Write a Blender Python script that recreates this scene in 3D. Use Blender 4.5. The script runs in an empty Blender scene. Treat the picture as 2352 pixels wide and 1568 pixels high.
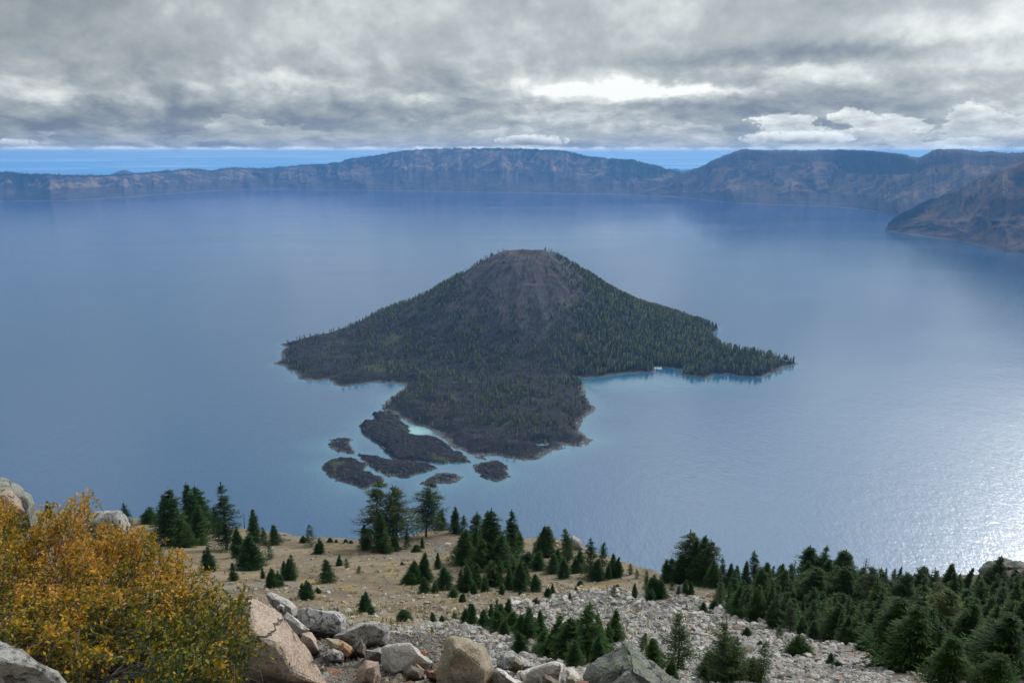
import bpy, math, random
import numpy as np
from mathutils import Vector, noise as mnoise
rng = np.random.default_rng(7)
random.seed(7)
R = math.radians
COL = bpy.context.scene.collection
SC = bpy.context.scene

# ------------------------------------------------------------------ camera model
F = 1679.0; CX = 1175.5; CY = 784.0; HORIZON = 352.0
TH = math.atan((CY-HORIZON)/F); CT, ST = math.cos(TH), math.sin(TH)
H = 500.0                                   # camera height above the lake
def tan_dep(row):                           # -z/y of a view ray through an image row
    return np.tan(TH+np.arctan((np.asarray(row, float)-CY)/F))
def at_z(px, row, z=0.0):                   # point on a level plane
    t = tan_dep(row); y = (H-z)/t
    return np.stack([(np.asarray(px, float)-CX)/F*y*(CT+t*ST), y, np.full_like(y, z)], -1)
def at_y(px, row, y):                       # point at a forward distance
    t = tan_dep(row); y = np.asarray(y, float)+0*t
    return np.stack([(np.asarray(px, float)-CX)/F*y*(CT+t*ST), y, H-y*t], -1)
def to_px(x, y, z):
    d = y*CT+(H-z)*ST
    v = (z-H)*CT+y*ST
    return CX+F*x/d, CY-F*v/d

# ------------------------------------------------------------------ numpy noise
def _h(ix, iy, s):
    n = (ix.astype(np.int64)*374761393+iy.astype(np.int64)*668265263+s*1442695041) & 0xffffffff
    n = ((n ^ (n >> 13))*1274126177) & 0xffffffff
    n = (n ^ (n >> 16)) & 0xffffffff
    return n/4294967295.0
def vnoise(x, y, s=0):
    ix, iy = np.floor(x), np.floor(y); fx, fy = x-ix, y-iy
    fx = fx*fx*fx*(fx*(fx*6-15)+10); fy = fy*fy*fy*(fy*(fy*6-15)+10)
    a, b, c, d = _h(ix, iy, s), _h(ix+1, iy, s), _h(ix, iy+1, s), _h(ix+1, iy+1, s)
    return (a*(1-fx)+b*fx)*(1-fy)+(c*(1-fx)+d*fx)*fy
def fbm(x, y, o=5, s=0, g=.5):
    r = 0; a = 1; t = 0
    for k in range(o):
        r = r+a*vnoise(x*2**k+17.3*k, y*2**k-9.1*k, s+k); t += a; a *= g
    return r/t
def ridged(x, y, o=4, s=0):
    r = 0; a = 1; t = 0
    for k in range(o):
        r = r+a*(1-np.abs(2*vnoise(x*2**k+5.3*k, y*2**k+3.7*k, s+k)-1)); t += a; a *= .5
    return r/t
def gauss(P, c, w): return np.exp(-((P-c)/w)**2)
def sstep(a, b, x):
    t = np.clip((x-a)/(b-a), 0, 1); return t*t*(3-2*t)

# ------------------------------------------------------------------ objects
def tag(o, label=None, cat=None, group=None, kind=None):
    if label: o['label'] = label
    if cat: o['category'] = cat
    if group: o['group'] = group
    if kind: o['kind'] = kind
    return o
def np_mesh(name, V, Fs, mat, smooth=False, attrs=None, fattrs=None):
    """V Nx3; Fs one array MxK or a list of such arrays"""
    if not isinstance(Fs, list): Fs = [Fs]
    me = bpy.data.meshes.new(name)
    V = np.asarray(V, np.float32)
    me.vertices.add(len(V)); me.vertices.foreach_set('co', V.ravel())
    li = np.concatenate([f.ravel() for f in Fs]).astype(np.int32)
    tot = np.concatenate([np.full(len(f), f.shape[1]) for f in Fs]).astype(np.int32)
    st = np.concatenate([[0], np.cumsum(tot)[:-1]]).astype(np.int32)
    me.loops.add(len(li)); me.loops.foreach_set('vertex_index', li)
    me.polygons.add(len(tot)); me.polygons.foreach_set('loop_start', st)
    me.polygons.foreach_set('loop_total', tot)
    me.update(calc_edges=True); me.validate()
    me.polygons.foreach_set('use_smooth', np.full(len(me.polygons), smooth))
    for k, a in (attrs or {}).items():
        at = me.attributes.new(k, 'FLOAT', 'POINT'); at.data.foreach_set('value', np.asarray(a, np.float32).ravel())
    for k, a in (fattrs or {}).items():
        at = me.attributes.new(k, 'FLOAT', 'FACE'); at.data.foreach_set('value', np.asarray(a, np.float32).ravel())
    me.materials.append(mat)
    return me
def link(name, me, parent=None):
    o = bpy.data.objects.new(name, me); COL.objects.link(o)
    if parent: o.parent = parent
    return o
def empty(name, loc=(0, 0, 0), rz=0, sc=(1, 1, 1)):
    o = bpy.data.objects.new(name, None); COL.objects.link(o)
    o.location = loc; o.rotation_euler = (0, 0, rz); o.scale = sc
    o.empty_display_size = .3
    return o
def grid_faces(ni, nj):
    i, j = np.meshgrid(np.arange(ni-1), np.arange(nj-1), indexing='ij')
    a = (i*nj+j).ravel()
    return np.stack([a, a+nj, a+nj+1, a+1], -1)
def merge(parts):
    """parts: list of (V, [faces])"""
    Vs, Fd, off = [], {}, 0
    for V, Fl in parts:
        for f in Fl: Fd.setdefault(f.shape[1], []).append(f+off)
        Vs.append(V); off += len(V)
    return np.concatenate(Vs), [np.concatenate(v) for v in Fd.values()]
def tube(P, Rr, n=6):
    P = np.asarray(P, float); Rr = np.asarray(Rr, float); V = []
    for i in range(len(P)):
        d = P[min(i+1, len(P)-1)]-P[max(i-1, 0)]; d = d/(np.linalg.norm(d)+1e-9)
        a = np.cross(d, [0.31, .95, .1]); a /= np.linalg.norm(a)+1e-9; b = np.cross(d, a)
        for k in range(n):
            w = 2*math.pi*k/n; V.append(P[i]+Rr[i]*(math.cos(w)*a+math.sin(w)*b))
    Fq = [[i*n+k, i*n+(k+1) % n, (i+1)*n+(k+1) % n, (i+1)*n+k] for i in range(len(P)-1) for k in range(n)]
    return np.array(V), [np.array(Fq)]

# ------------------------------------------------------------------ node helper
class NT:
    def __init__(s, tree): s.t = tree; s.n = tree.nodes; s.l = tree.links; s.n.clear()
    def add(s, ty, **kw):
        n = s.n.new(ty); ins = kw.pop('ins', {})
        for k, v in kw.items(): setattr(n, k, v)
        for k, v in ins.items(): s.set(n, k, v)
        return n
    def set(s, n, k, v):
        i = n.inputs[k]
        if isinstance(v, bpy.types.NodeSocket): s.l.new(v, i)
        elif isinstance(v, bpy.types.Node): s.l.new(v.outputs[0], i)
        else:
            if hasattr(i.default_value, '__len__') and len(i.default_value) == 4 and len(v) == 3: v = (*v, 1)
            i.default_value = v
    def math(s, op, a, b=None, c=None, clamp=False):
        n = s.add('ShaderNodeMath', operation=op, use_clamp=clamp); s.set(n, 0, a)
        if b is not None: s.set(n, 1, b)
        if c is not None: s.set(n, 2, c)
        return n.outputs[0]
    def vmath(s, op, a, b=None, o=0):
        n = s.add('ShaderNodeVectorMath', operation=op); s.set(n, 0, a)
        if b is not None: s.set(n, 1, b)
        return n.outputs[o]
    def mix(s, f, a, b, mode='MIX'):
        n = s.add('ShaderNodeMix', data_type='RGBA', blend_type=mode); s.set(n, 0, f); s.set(n, 6, a); s.set(n, 7, b)
        return n.outputs[2]
    def noise(s, vec, scale, detail=5, rough=.55, dist=0, out=0, lac=2.0):
        n = s.add('ShaderNodeTexNoise', ins={'Scale': scale, 'Detail': detail, 'Roughness': rough, 'Distortion': dist, 'Lacunarity': lac})
        if vec is not None: s.set(n, 'Vector', vec)
        return n.outputs[out]
    def ramp(s, f, stops, interp='LINEAR'):
        n = s.add('ShaderNodeValToRGB'); s.set(n, 0, f); cr = n.color_ramp; cr.interpolation = interp
        while len(cr.elements) < len(stops): cr.elements.new(.5)
        for e, (p, c) in zip(cr.elements, stops):
            e.position = p; e.color = (*c, 1) if hasattr(c, '__len__') else (c, c, c, 1)
        return n.outputs[0]
    def rng(s, v, a, b, c=0.0, d=1.0, smooth=False):
        n = s.add('ShaderNodeMapRange', ins={0: v, 1: a, 2: b, 3: c, 4: d})
        if smooth: n.interpolation_type = 'SMOOTHSTEP'
        return n.outputs[0]
    def attr(s, name): return s.add('ShaderNodeAttribute', attribute_name=name).outputs['Fac']
    def scalev(s, vec, v):
        return s.vmath('MULTIPLY', vec, v)
def new_mat(name, rough=.9, spec=.3):
    m = bpy.data.materials.new(name); m.use_nodes = True; n = NT(m.node_tree)
    out = n.add('ShaderNodeOutputMaterial'); b = n.add('ShaderNodeBsdfPrincipled', ins={'Roughness': rough, 'Specular IOR Level': spec})
    n.l.new(b.outputs[0], out.inputs['Surface'])
    return m, n, b
def bump(n, b, h, strength, dist):
    bn = n.add('ShaderNodeBump', ins={'Strength': strength, 'Distance': dist, 'Height': h}); n.set(b, 'Normal', bn.outputs[0])
def objpos(n): return n.add('ShaderNodeTexCoord').outputs['Object']

# ------------------------------------------------------------------ camera
cd = bpy.data.cameras.new('camera'); cam = bpy.data.objects.new('camera', cd); COL.objects.link(cam)
cd.sensor_width = 36; cd.lens = 36*F/2351.0; cd.clip_end = 300000; cd.clip_start = .05
cam.location = (0, 0, H); cam.rotation_euler = (math.pi/2-TH, 0, 0); SC.camera = cam

# ------------------------------------------------------------------ light + sky
SUN_AZ, SUN_EL = R(46), R(34)
sd = bpy.data.lights.new('sun', 'SUN'); sun = bpy.data.objects.new('sun', sd); COL.objects.link(sun)
sd.energy = 2.15; sd.angle = R(12); sd.color = (1, .955, .88)
sdir = Vector((math.sin(SUN_AZ)*math.cos(SUN_EL), math.cos(SUN_AZ)*math.cos(SUN_EL), math.sin(SUN_EL)))
sun.rotation_euler = sdir.to_track_quat('Z', 'Y').to_euler()

W = bpy.data.worlds.new('World'); SC.world = W; W.use_nodes = True
def build_world():
    n = NT(W.node_tree)
    out = n.add('ShaderNodeOutputWorld'); bg = n.add('ShaderNodeBackground', ins={'Strength': .1})
    n.l.new(bg.outputs[0], out.inputs[0])
    D = n.add('ShaderNodeTexCoord').outputs['Generated']
    sp = n.add('ShaderNodeSeparateXYZ'); n.set(sp, 0, D); x, y, z = sp.outputs
    az = n.math('ARCTAN2', x, y); el = n.math('ARCSINE', z)
    sky = n.add('ShaderNodeTexSky', sky_type='NISHITA'); sky.sun_disc = False
    sky.sun_elevation = SUN_EL; sky.sun_rotation = SUN_AZ; sky.altitude = 2300
    up = n.add('ShaderNodeCombineXYZ', ins={0: x, 1: y, 2: n.math('MAXIMUM', z, .03)}); n.set(sky, 'Vector', up.outputs[0])
    le = n.math('LOGARITHM', n.math('ADD', n.math('MAXIMUM', el, -.02), .085), math.e)
    def coord(a, b, off=0.0, da=0.0, dl=0.0):
        c = n.add('ShaderNodeCombineXYZ', ins={0: n.math('MULTIPLY_ADD', az, a, da*a+off), 1: n.math('MULTIPLY_ADD', le, b, dl*b), 2: off})
        return c.outputs[0]
    # broad layered deck
    big = n.noise(coord(4.0, 1.5, 3.1), 1.0, 6, .55, .35)
    med = n.noise(coord(9.5, 2.9, 7.7), 1.0, 6, .56, .45)
    # billows, shaded by the difference towards the light
    def puff(da, dl):                       # creased billows
        q = n.noise(coord(9.0, 2.7, 1.3, da, dl), 1.0, 5, .58, .15)
        return n.math('MULTIPLY', n.math('ABSOLUTE', n.math('SUBTRACT', q, .5)), 4.0)
    c1 = puff(0, 0); c2 = puff(.012, .07)
    rel = n.math('SUBTRACT', c1, c2)
    fine = n.math('SUBTRACT', n.noise(coord(26, 7.0, 4.4), 1.0, 5, .6, .2), .5)
    low = n.rng(el, R(8.5), R(2.5), .35, 1.0, True)
    v = n.math('ADD', n.math('MULTIPLY', n.math('SUBTRACT', big, .5), 1.0), n.math('MULTIPLY', n.math('SUBTRACT', med, .5), .42))
    v = n.math('ADD', v, n.math('MULTIPLY', n.math('MULTIPLY', rel, .26), low))
    v = n.math('ADD', v, n.math('MULTIPLY', fine, .20))
    v = n.math('ADD', v, n.math('MULTIPLY', n.math('MULTIPLY', n.math('SUBTRACT', c1, .4), low), .14))
    # features of this sky: (x, y, half width, half height, amount) as directions
    wobc = n.add('ShaderNodeSeparateColor', ins={0: n.noise(coord(15, 4.2, 5.5), 1.0, 5, .6, .3, out=1)}); wob = wobc.outputs[0]
    wob2 = wobc.outputs[1]
    azw = n.math('ADD', az, n.math('MULTIPLY', n.math('SUBTRACT', wob, .5), .14))
    elw = n.math('ADD', el, n.math('MULTIPLY', n.math('SUBTRACT', wob2, .5), .045))
    wf = n.add('ShaderNodeSeparateColor', ins={0: n.noise(coord(42, 11, 8.5), 1.0, 5, .62, 0, out=1)})
    azw2 = n.math('ADD', azw, n.math('MULTIPLY', n.math('SUBTRACT', wf.outputs[0], .5), .045)); elw2 = n.math('ADD', elw, n.math('MULTIPLY', n.math('SUBTRACT', wf.outputs[1], .5), .016))
    def direc(px, row):
        d = Vector((px-CX, F*CT+(CY-row)*ST, -F*ST+(CY-row)*CT)); return math.atan2(d.x, d.y), math.atan2(d.z, math.hypot(d.x, d.y))
    for px, row, w, h, a in [
        (1400, 212, 230, 17, .55), (1640, 205, 180, 20, .38), (1900, 175, 160, 18, .25), (2230, 60, 330, 36, .24), (2330, 15, 150, 40, .12),
        (640, 178, 120, 20, .28), (120, 215, 170, 22, .28), (400, 195, 150, 16, .2), (1000, 225, 60, 12, .25),
        
        (1850, 160, 260, 10, .18), 
        
        (250, 275, 360, 32, -.30), (60, 300, 200, 40, -.22), (700, 240, 120, 20, -.2), (1850, 118, 330, 22, -.26), (1700, 255, 180, 14, -.15),
        (1400, 250, 150, 9, -.14), (1500, 150, 160, 16, -.14), (300, 338, 260, 9, -.12)]:
        a0, e0 = direc(px, row); a1, e1 = direc(px+w, row-h)
        qa = n.math('DIVIDE', n.math('SUBTRACT', azw, a0), max(abs(a1-a0), .01)); qe = n.math('DIVIDE', n.math('SUBTRACT', elw, e0), abs(direc(px, row-h)[1]-e0))
        r2 = n.math('ADD', n.math('MULTIPLY', qa, qa), n.math('MULTIPLY', qe, qe))
        g = n.math('POWER', math.e, n.math('MULTIPLY', r2, -1.0))
        v = n.math('MULTIPLY_ADD', g, a, v)
    # heaped clouds standing under the deck
    M = None; E = None
    for px, row, w, h, st in [(1800, 305, 80, 52, 1), (1880, 330, 110, 30, 1), (1950, 272, 52, 28, 1), (2010, 305, 120, 46, 1), (2120, 335, 60, 18, .8), (2215, 288, 92, 50, 1), (2320, 300, 90, 50, 1), (2200, 335, 160, 22, 1),
                              (1200, 318, 120, 24, .75), (1020, 296, 90, 26, .5), (1570, 315, 120, 30, .75), (1440, 290, 70, 22, .55), (600, 305, 150, 32, .65), (100, 326, 48, 14, .7), (290, 334, 20, 11, .7), (420, 318, 70, 16, .6), (1330, 300, 60, 26, .5), (960, 335, 120, 10, .5)]:
        a0, e0 = direc(px, row); a1, _ = direc(px+w, row); e1 = direc(px, row-h)[1]-e0
        qa = n.math('MULTIPLY', n.math('SUBTRACT', azw2, a0), 1/abs(a1-a0)); qe = n.math('MULTIPLY', n.math('SUBTRACT', elw2, e0), 1/e1)
        r2 = n.math('MULTIPLY_ADD', qa, qa, n.math('MULTIPLY', qe, qe))
        mk = n.rng(r2, 1.15, .70, 0, st, True)
        qq = n.math('MULTIPLY', mk, n.math('ADD', qe, 2.0))
        M = mk if M is None else n.math('MAXIMUM', M, mk); E = qq if E is None else n.math('MAXIMUM', E, qq)
    shade = n.math('MULTIPLY_ADD', n.math('SUBTRACT', E, 2.0), .13, .14)
    shade = n.math('ADD', shade, n.math('MULTIPLY', rel, .34)); shade = n.math('ADD', shade, n.math('MULTIPLY', fine, .30))
    v = n.math('ADD', n.math('MULTIPLY', v, n.math('SUBTRACT', 1.0, M)), n.math('MULTIPLY', shade, M))
    # brighter round the veiled sun and overhead
    dt = n.vmath('DOT_PRODUCT', D, tuple(sdir), o=1)
    glow = n.math('POWER', n.math('MAXIMUM', dt, 0.0), 9.0)
    v = n.math('ADD', v, n.math('MULTIPLY', n.rng(el, R(0), R(12), 0, 1), .06))
    t = n.math('ADD', v, .55)
    cloud = n.ramp(t, [(0.0, (.15, .185, .24)), (.25, (.215, .255, .315)), (.45, (.325, .37, .40)), (.62, (.45, .49, .505)), (.8, (.66, .70, .70)), (1.0, (.92, .94, .92))])
    gain = n.math('ADD', 1.0, n.math('MULTIPLY', n.math('MULTIPLY', glow, 2.8), n.rng(el, R(7), R(24), .10, 1, True)))
    gain = n.math('MULTIPLY', gain, n.rng(el, R(9), R(28), 1.0, 1.6, True))
    gain = n.math('MULTIPLY', gain, n.rng(az, R(-10), R(-50), 1.0, .8, True))
    cloud = n.vmath('MULTIPLY', cloud, n.add('ShaderNodeCombineXYZ', ins={0: gain, 1: gain, 2: gain}).outputs[0])
    cl10 = n.scalev(cloud, (10, 10, 10))
    # clear air under the deck's edge
    e_edge = R(.22)
    edn = n.noise(coord(26, 3, 2.2), 1.0, 4, .6, .2)
    ee = n.math('SUBTRACT', el, n.math('MULTIPLY', n.math('SUBTRACT', edn, .5), .012))
    m = n.rng(ee, e_edge-R(.12), e_edge+R(.08), 0, 1, True)
    rimw = n.math('MULTIPLY', n.rng(ee, e_edge-R(.10), e_edge+R(.03), 0, 1, True), n.rng(ee, e_edge+R(.03), e_edge+R(.30), 1, 0, True))
    rimw = n.math('MULTIPLY', rimw, n.rng(edn, .35, .6, .25, 1))
    cl10 = n.mix(rimw, cl10, (9.5, 9.8, 9.9))
    clear = n.mix(.82, sky.outputs[0], n.ramp(n.rng(el, R(-1.6), R(.4), 0, 1), [(0, (.24, .62, 1.0)), (.5, (.42, .82, 1.1)), (1, (.85, 1.05, 1.15))]))
    clear = n.mix(.75, clear, n.scalev(n.ramp(n.rng(el, R(-1.6), R(.4), 0, 1), [(0, (.24, .62, 1.0)), (.5, (.42, .82, 1.1)), (1, (.85, 1.05, 1.15))]), (9, 9, 9)))
    stk = n.noise(n.add('ShaderNodeCombineXYZ', ins={0: n.math('MULTIPLY', az, 5), 1: n.math('MULTIPLY', el, 420), 2: 1.7}).outputs[0], 1.0, 5, .55, .3)
    clear = n.mix(n.rng(stk, .48, .70, 0, .75), clear, (11, 12, 12.5))
    n.set(bg, 'Color', n.mix(m, clear, cl10))
build_world()

# ------------------------------------------------------------------ materials
def mat_water():
    m, n, b = new_mat('lake water', .1, .5)
    P = n.add('ShaderNodeNewGeometry').outputs['Position']
    sh = n.attr('shallow'); 
    pn = n.noise(n.scalev(P, (1, 1, 0)), .0016, 4, .5)
    deep = n.mix(pn, (.011, .062, .150), (.022, .086, .178))
    deep = n.mix(n.attr('far'), deep, (.006, .044, .205))
    shc = n.mix(n.noise(P, .02, 4, .6), (.06, .25, .33), (.10, .27, .27))
    pond = n.attr('pond')
    c = n.mix(n.math('MULTIPLY', sh, .42), deep, shc)
    c = n.mix(n.math('MULTIPLY', pond, .8), c, (.24, .46, .45))
    n.set(b, 'Base Color', c)
    # wind patches change the roughness of the surface
    w1 = n.noise(n.scalev(P, (.35, 1.0, 0)), .0022, 5, .55, .8)
    st = n.noise(n.scalev(P, (.25, 1.0, 0)), .006, 4, .6, 2.2)
    wv = n.math('ADD', n.math('MULTIPLY', w1, .30), n.math('MULTIPLY', st, .06))
    n.set(b, 'Roughness', n.math('MINIMUM', n.math('ADD', n.rng(wv, .12, .26, .06, .20), n.math('MULTIPLY', n.attr('rough'), .20)), .262))
    n.set(b, 'IOR', 1.5); n.set(b, 'Specular IOR Level', .95)
    q = n.noise(n.scalev(P, (1.0, .5, 0)), .23, 4, .6, .3)
    q2 = n.noise(n.scalev(P, (1.0, .55, 0)), .06, 3, .6, .4)
    h = n.math('ADD', q, n.math('MULTIPLY', q2, 1.6))
    bn = n.add('ShaderNodeBump', ins={'Strength': n.rng(n.math('ADD', n.attr('calm'), n.math('MULTIPLY', n.math('SUBTRACT', w1, .5), 1.2)), 0, 1, .50, .13), 'Distance': .95, 'Height': h}); n.set(b, 'Normal', bn.outputs[0])
    return m
def mat_lava():
    m, n, b = new_mat('lava', .95, .2)
    P = n.add('ShaderNodeNewGeometry').outputs['Position']
    z = n.add('ShaderNodeSeparateXYZ', ins={0: P}).outputs[2]
    a = n.noise(P, .03, 8, .68, .3); f = n.noise(P, .22, 5, .75)
    c = n.mix(n.rng(a, .35, .65), (.011, .011, .014), (.031, .028, .030))
    c = n.mix(n.rng(f, .56, .68), c, (.115, .112, .112)); c = n.mix(n.rng(f, .44, .34), c, (.006, .006, .007))
    c = n.mix(n.rng(n.noise(P, .012, 6, .6, .5), .56, .70), c, (.075, .085, .040))
    cone = n.attr('cone')
    sv = n.attr('ang')
    strk = n.noise(n.add('ShaderNodeCombineXYZ', ins={0: n.math('MULTIPLY', sv, 9), 1: n.math('MULTIPLY', z, .016), 2: 0}).outputs[0], 1.0, 6, .62, .3)
    cc = n.ramp(strk, [(.30, (.032, .031, .036)), (.45, (.055, .051, .057)), (.56, (.090, .083, .092)), (.68, (.098, .078, .072)), (.8, (.16, .14, .13))])
    cc = n.mix(n.math('MULTIPLY', n.attr('red'), n.rng(a, .35, .6)), cc, (.085, .050, .040))
    c = n.mix(cone, c, cc)
    c = n.mix(n.rng(z, 2.6, .4, 0, .9), c, n.mix(n.rng(n.noise(P, .35, 4, .8), .48, .62), (.06, .055, .055), (.34, .33, .32)))
    n.set(b, 'Base Color', c)
    bump(n, b, n.math('ADD', f, n.noise(P, .9, 4, .8)), .9, 2.2)
    return m
def mat_wall(name, rock, rock2, ochre):
    m, n, b = new_mat(name, .95, .1)
    P = n.add('ShaderNodeNewGeometry').outputs['Position']
    s = n.attr('s'); z = n.attr('h')
    q = n.add('ShaderNodeCombineXYZ', ins={0: n.math('MULTIPLY', s, .0055), 1: n.math('MULTIPLY', z, .0030), 2: 0}).outputs[0]
    strk = n.math('ADD', n.math('MULTIPLY', n.noise(q, 1.0, 8, .66, .9), .55), n.math('MULTIPLY', n.noise(n.scalev(P, (1, 1, 1.6)), .0045, 8, .66, .8), .45))
    band = n.noise(n.add('ShaderNodeCombineXYZ', ins={0: n.math('MULTIPLY', s, .002), 1: n.math('MULTIPLY', z, .05), 2: 3}).outputs[0], 1.0, 5, .6, .6)
    c = n.mix(n.rng(strk, .42, .58), tuple(v*.8 for v in rock), tuple(v*1.12 for v in rock2))
    c = n.mix(n.math('MULTIPLY', n.rng(band, .5, .68), .5), c, tuple(v*.55 for v in rock))
    och = n.attr('ochre')
    c = n.mix(n.math('MULTIPLY', och, n.rng(n.noise(P, .006, 7, .65, .5), .46, .60)), c, ochre)
    f = n.attr('forest')
    fm = n.rng(n.math('ADD', f, n.math('MULTIPLY', n.math('SUBTRACT', n.noise(n.scalev(P, (1, 1, .5)), .007, 8, .7), .5), 1.5)), .44, .56)
    c = n.mix(fm, c, n.mix(n.noise(P, .05, 3, .7), (.010, .020, .016), (.022, .036, .024)))
    c = n.mix(n.rng(z, 8, 2, 0, .5), c, (.22, .20, .18))
    n.set(b, 'Base Color', c)
    bump(n, b, n.math('ADD', strk, n.noise(P, .012, 7, .7)), .8, 40)
    return m
def mat_ground():
    m, n, b = new_mat('pumice soil', .95, .15)
    P = n.add('ShaderNodeNewGeometry').outputs['Position']
    tl = n.attr('talus')
    a = n.noise(P, .09, 6, .62, .5); f = n.noise(P, 2.2, 6, .75); g = n.noise(P, .8, 5, .7)
    soil = n.mix(n.rng(a, .36, .62), (.125, .098, .066), (.225, .178, .118))
    soil = n.mix(n.rng(g, .50, .64), soil, (.12, .095, .066)); soil = n.mix(n.rng(n.noise(P, .05, 5, .65, 1.2), .52, .62, 0, .7), soil, (.20, .18, .15))
    soil = n.mix(n.rng(n.noise(P, .22, 5, .7), .56, .68), soil, (.27, .19, .065))
    soil = n.mix(n.math('MULTIPLY', n.attr('duff'), .8), soil, (.060, .043, .032))
    rub = n.mix(n.rng(f, .40, .62), (.045, .042, .038), (.20, .19, .18))
    c = n.mix(n.rng(n.math('ADD', tl, n.math('MULTIPLY', n.math('SUBTRACT', g, .5), .9)), .35, .65), soil, rub)
    n.set(b, 'Base Color', n.mix(n.rng(f, .62, .74), c, (.42, .40, .37)))
    bump(n, b, n.math('ADD', f, g), .8, .12)
    return m
def mat_rock(name, c1, c2, c3, lich=(.16, .18, .13), la=.56, lb=.66, scale=1.0, perobj=True, stain=None, island=False):
    """speckled, veined rock with lichen"""
    m, n, b = new_mat(name, .88, .25)
    P = objpos(n)
    if perobj:
        oi = n.add('ShaderNodeObjectInfo').outputs['Random']
        P = n.vmath('ADD', P, n.add('ShaderNodeCombineXYZ', ins={0: n.math('MULTIPLY', oi, 37.0), 1: n.math('MULTIPLY', oi, 11.0), 2: 0}).outputs[0])
    a = n.noise(P, 1.6*scale, 7, .62, .6); f = n.noise(P, 34*scale, 6, .75); l = n.noise(P, 6.5*scale, 8, .72, .4)
    c = n.mix(n.rng(a, .36, .62), c1, c2)
    c = n.mix(n.rng(f, .50, .60), c, c3)
    c = n.mix(n.rng(f, .44, .36), c, tuple(v*.42 for v in c1))
    if stain: c = n.mix(n.rng(n.noise(n.scalev(P, (1, 1, .4)), 2.6*scale, 6, .65, 1.0), .52, .66), c, stain)
    c = n.mix(n.rng(l, la, lb), c, lich)
    # dark cracks
    vo = n.add('ShaderNodeTexVoronoi', feature='DISTANCE_TO_EDGE', ins={'Vector': n.vmath('ADD', P, n.scalev(n.noise(P, 2.2*scale, 4, .6, out=1), (.5, .5, .5))), 'Scale': 1.15*scale})
    cr = n.rng(vo.outputs['Distance'], .004, .018, 1, 0)
    crm = n.math('MULTIPLY', cr, n.rng(a, .45, .55))
    c = n.mix(n.math('MULTIPLY', crm, .8), c, (.035, .028, .022))
    if perobj: c = n.mix(1.0, c, n.ramp(oi, [(0, .72), (1, 1.12)]), 'MULTIPLY')
    if island: c = n.mix(1.0, c, n.ramp(n.add('ShaderNodeNewGeometry').outputs['Random Per Island'], [(0, (.42, .40, .38)), (.45, (.78, .76, .74)), (.85, (1.1, 1.08, 1.05)), (1, (.85, .60, .45))]), 'MULTIPLY')
    n.set(b, 'Base Color', c)
    hh = n.math('SUBTRACT', n.math('ADD', n.math('MULTIPLY', f, .35), n.math('ADD', a, n.math('MULTIPLY', l, .5))), n.math('MULTIPLY', crm, .8))
    bump(n, b, hh, 1.0, .07)
    return m
def mat_leafy(name, c1, c2, c3, trans=.25, rough=.7):
    m, n, b = new_mat(name, rough, .12)
    oi = n.add('ShaderNodeObjectInfo').outputs['Random']
    f = n.attr('tint')
    P = objpos(n)
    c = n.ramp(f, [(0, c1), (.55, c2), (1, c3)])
    c = n.mix(1.0, c, n.ramp(oi, [(0, (.72, .80, .82)), (.5, (1, 1, 1)), (1, (1.25, 1.12, .85))]), 'MULTIPLY')
    n.set(b, 'Base Color', c)
    tr = n.add('ShaderNodeBsdfTranslucent', ins={'Color': c}); mx = n.add('ShaderNodeMixShader', ins={0: trans})
    n.l.new(b.outputs[0], mx.inputs[1]); n.l.new(tr.outputs[0], mx.inputs[2])
    n.l.new(mx.outputs[0], n.n['Material Output'].inputs[0])
    return m
def mat_plain(name, c1, c2, sc=8, rough=.9):
    m, n, b = new_mat(name, rough, .2); P = objpos(n)
    n.set(b, 'Base Color', n.mix(n.noise(P, sc, 5, .65), c1, c2)); bump(n, b, n.noise(P, sc*3, 4, .6), .5, .02)
    return m
M_water = mat_water(); M_lava = mat_lava(); M_ground = mat_ground()
M_wall = mat_wall('far caldera rock', (.036, .032, .036), (.080, .064, .060), (.24, .165, .10))
M_wallB = mat_wall('brown caldera rock', (.044, .038, .042), (.078, .062, .060), (.19, .125, .08))
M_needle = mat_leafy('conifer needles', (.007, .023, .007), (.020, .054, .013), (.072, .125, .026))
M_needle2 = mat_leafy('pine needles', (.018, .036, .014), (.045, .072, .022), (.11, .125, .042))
M_needle3 = mat_leafy('island needles', (.020, .036, .020), (.10, .13, .050), (.38, .39, .18))  # olive tip colour raised to stand in for light on the crowns
M_bark = mat_plain('bark', (.035, .026, .020), (.075, .058, .045), 14)
M_dead = mat_plain('weathered wood', (.20, .18, .16), (.36, .33, .29), 14)
M_dead2 = mat_plain('dark weathered wood', (.06, .05, .045), (.13, .11, .095), 14)

# ------------------------------------------------------------------ island outline (photograph directions laid on the lake plane)
main_px = [(642,791),(660,796),(646,806),(652,825),(629,836),(652,842),(683,858),(684,871),(722,875),(755,871),(765,883),(790,887),(820,883),(854,878),(930,881),
 (924,898),(906,909),(893,912),(875,938),(885,945),(904,949),(920,961),(940,968),(965,981),(995,993),(1014,1004),(1028,1016),(1046,1030),(1072,1042),(1118,1046),(1148,1050),(1197,1055),
 (1234,1052),(1265,1037),(1289,1034),(1301,1021),(1329,1023),(1366,1012),(1356,1008),(1338,998),(1330,977),(1335,959),(1360,946),(1363,937),(1347,916),(1341,894),(1338,880),
 (1322,867),(1371,867),(1399,863),(1430,858),(1500,854),(1506,844),(1524,843),(1552,849),(1579,849),(1561,860),(1628,869),(1640,861),(1671,860),(1702,864),(1751,866),(1781,855),
 (1800,843),(1832,834),(1806,828),(1781,822),(1720,811),(1665,799),(1645,783),(1637,770),(1649,756),(1640,749)]
main = [tuple(p[:2]) for p in at_z([p[0] for p in main_px], [p[1] for p in main_px])]
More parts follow.
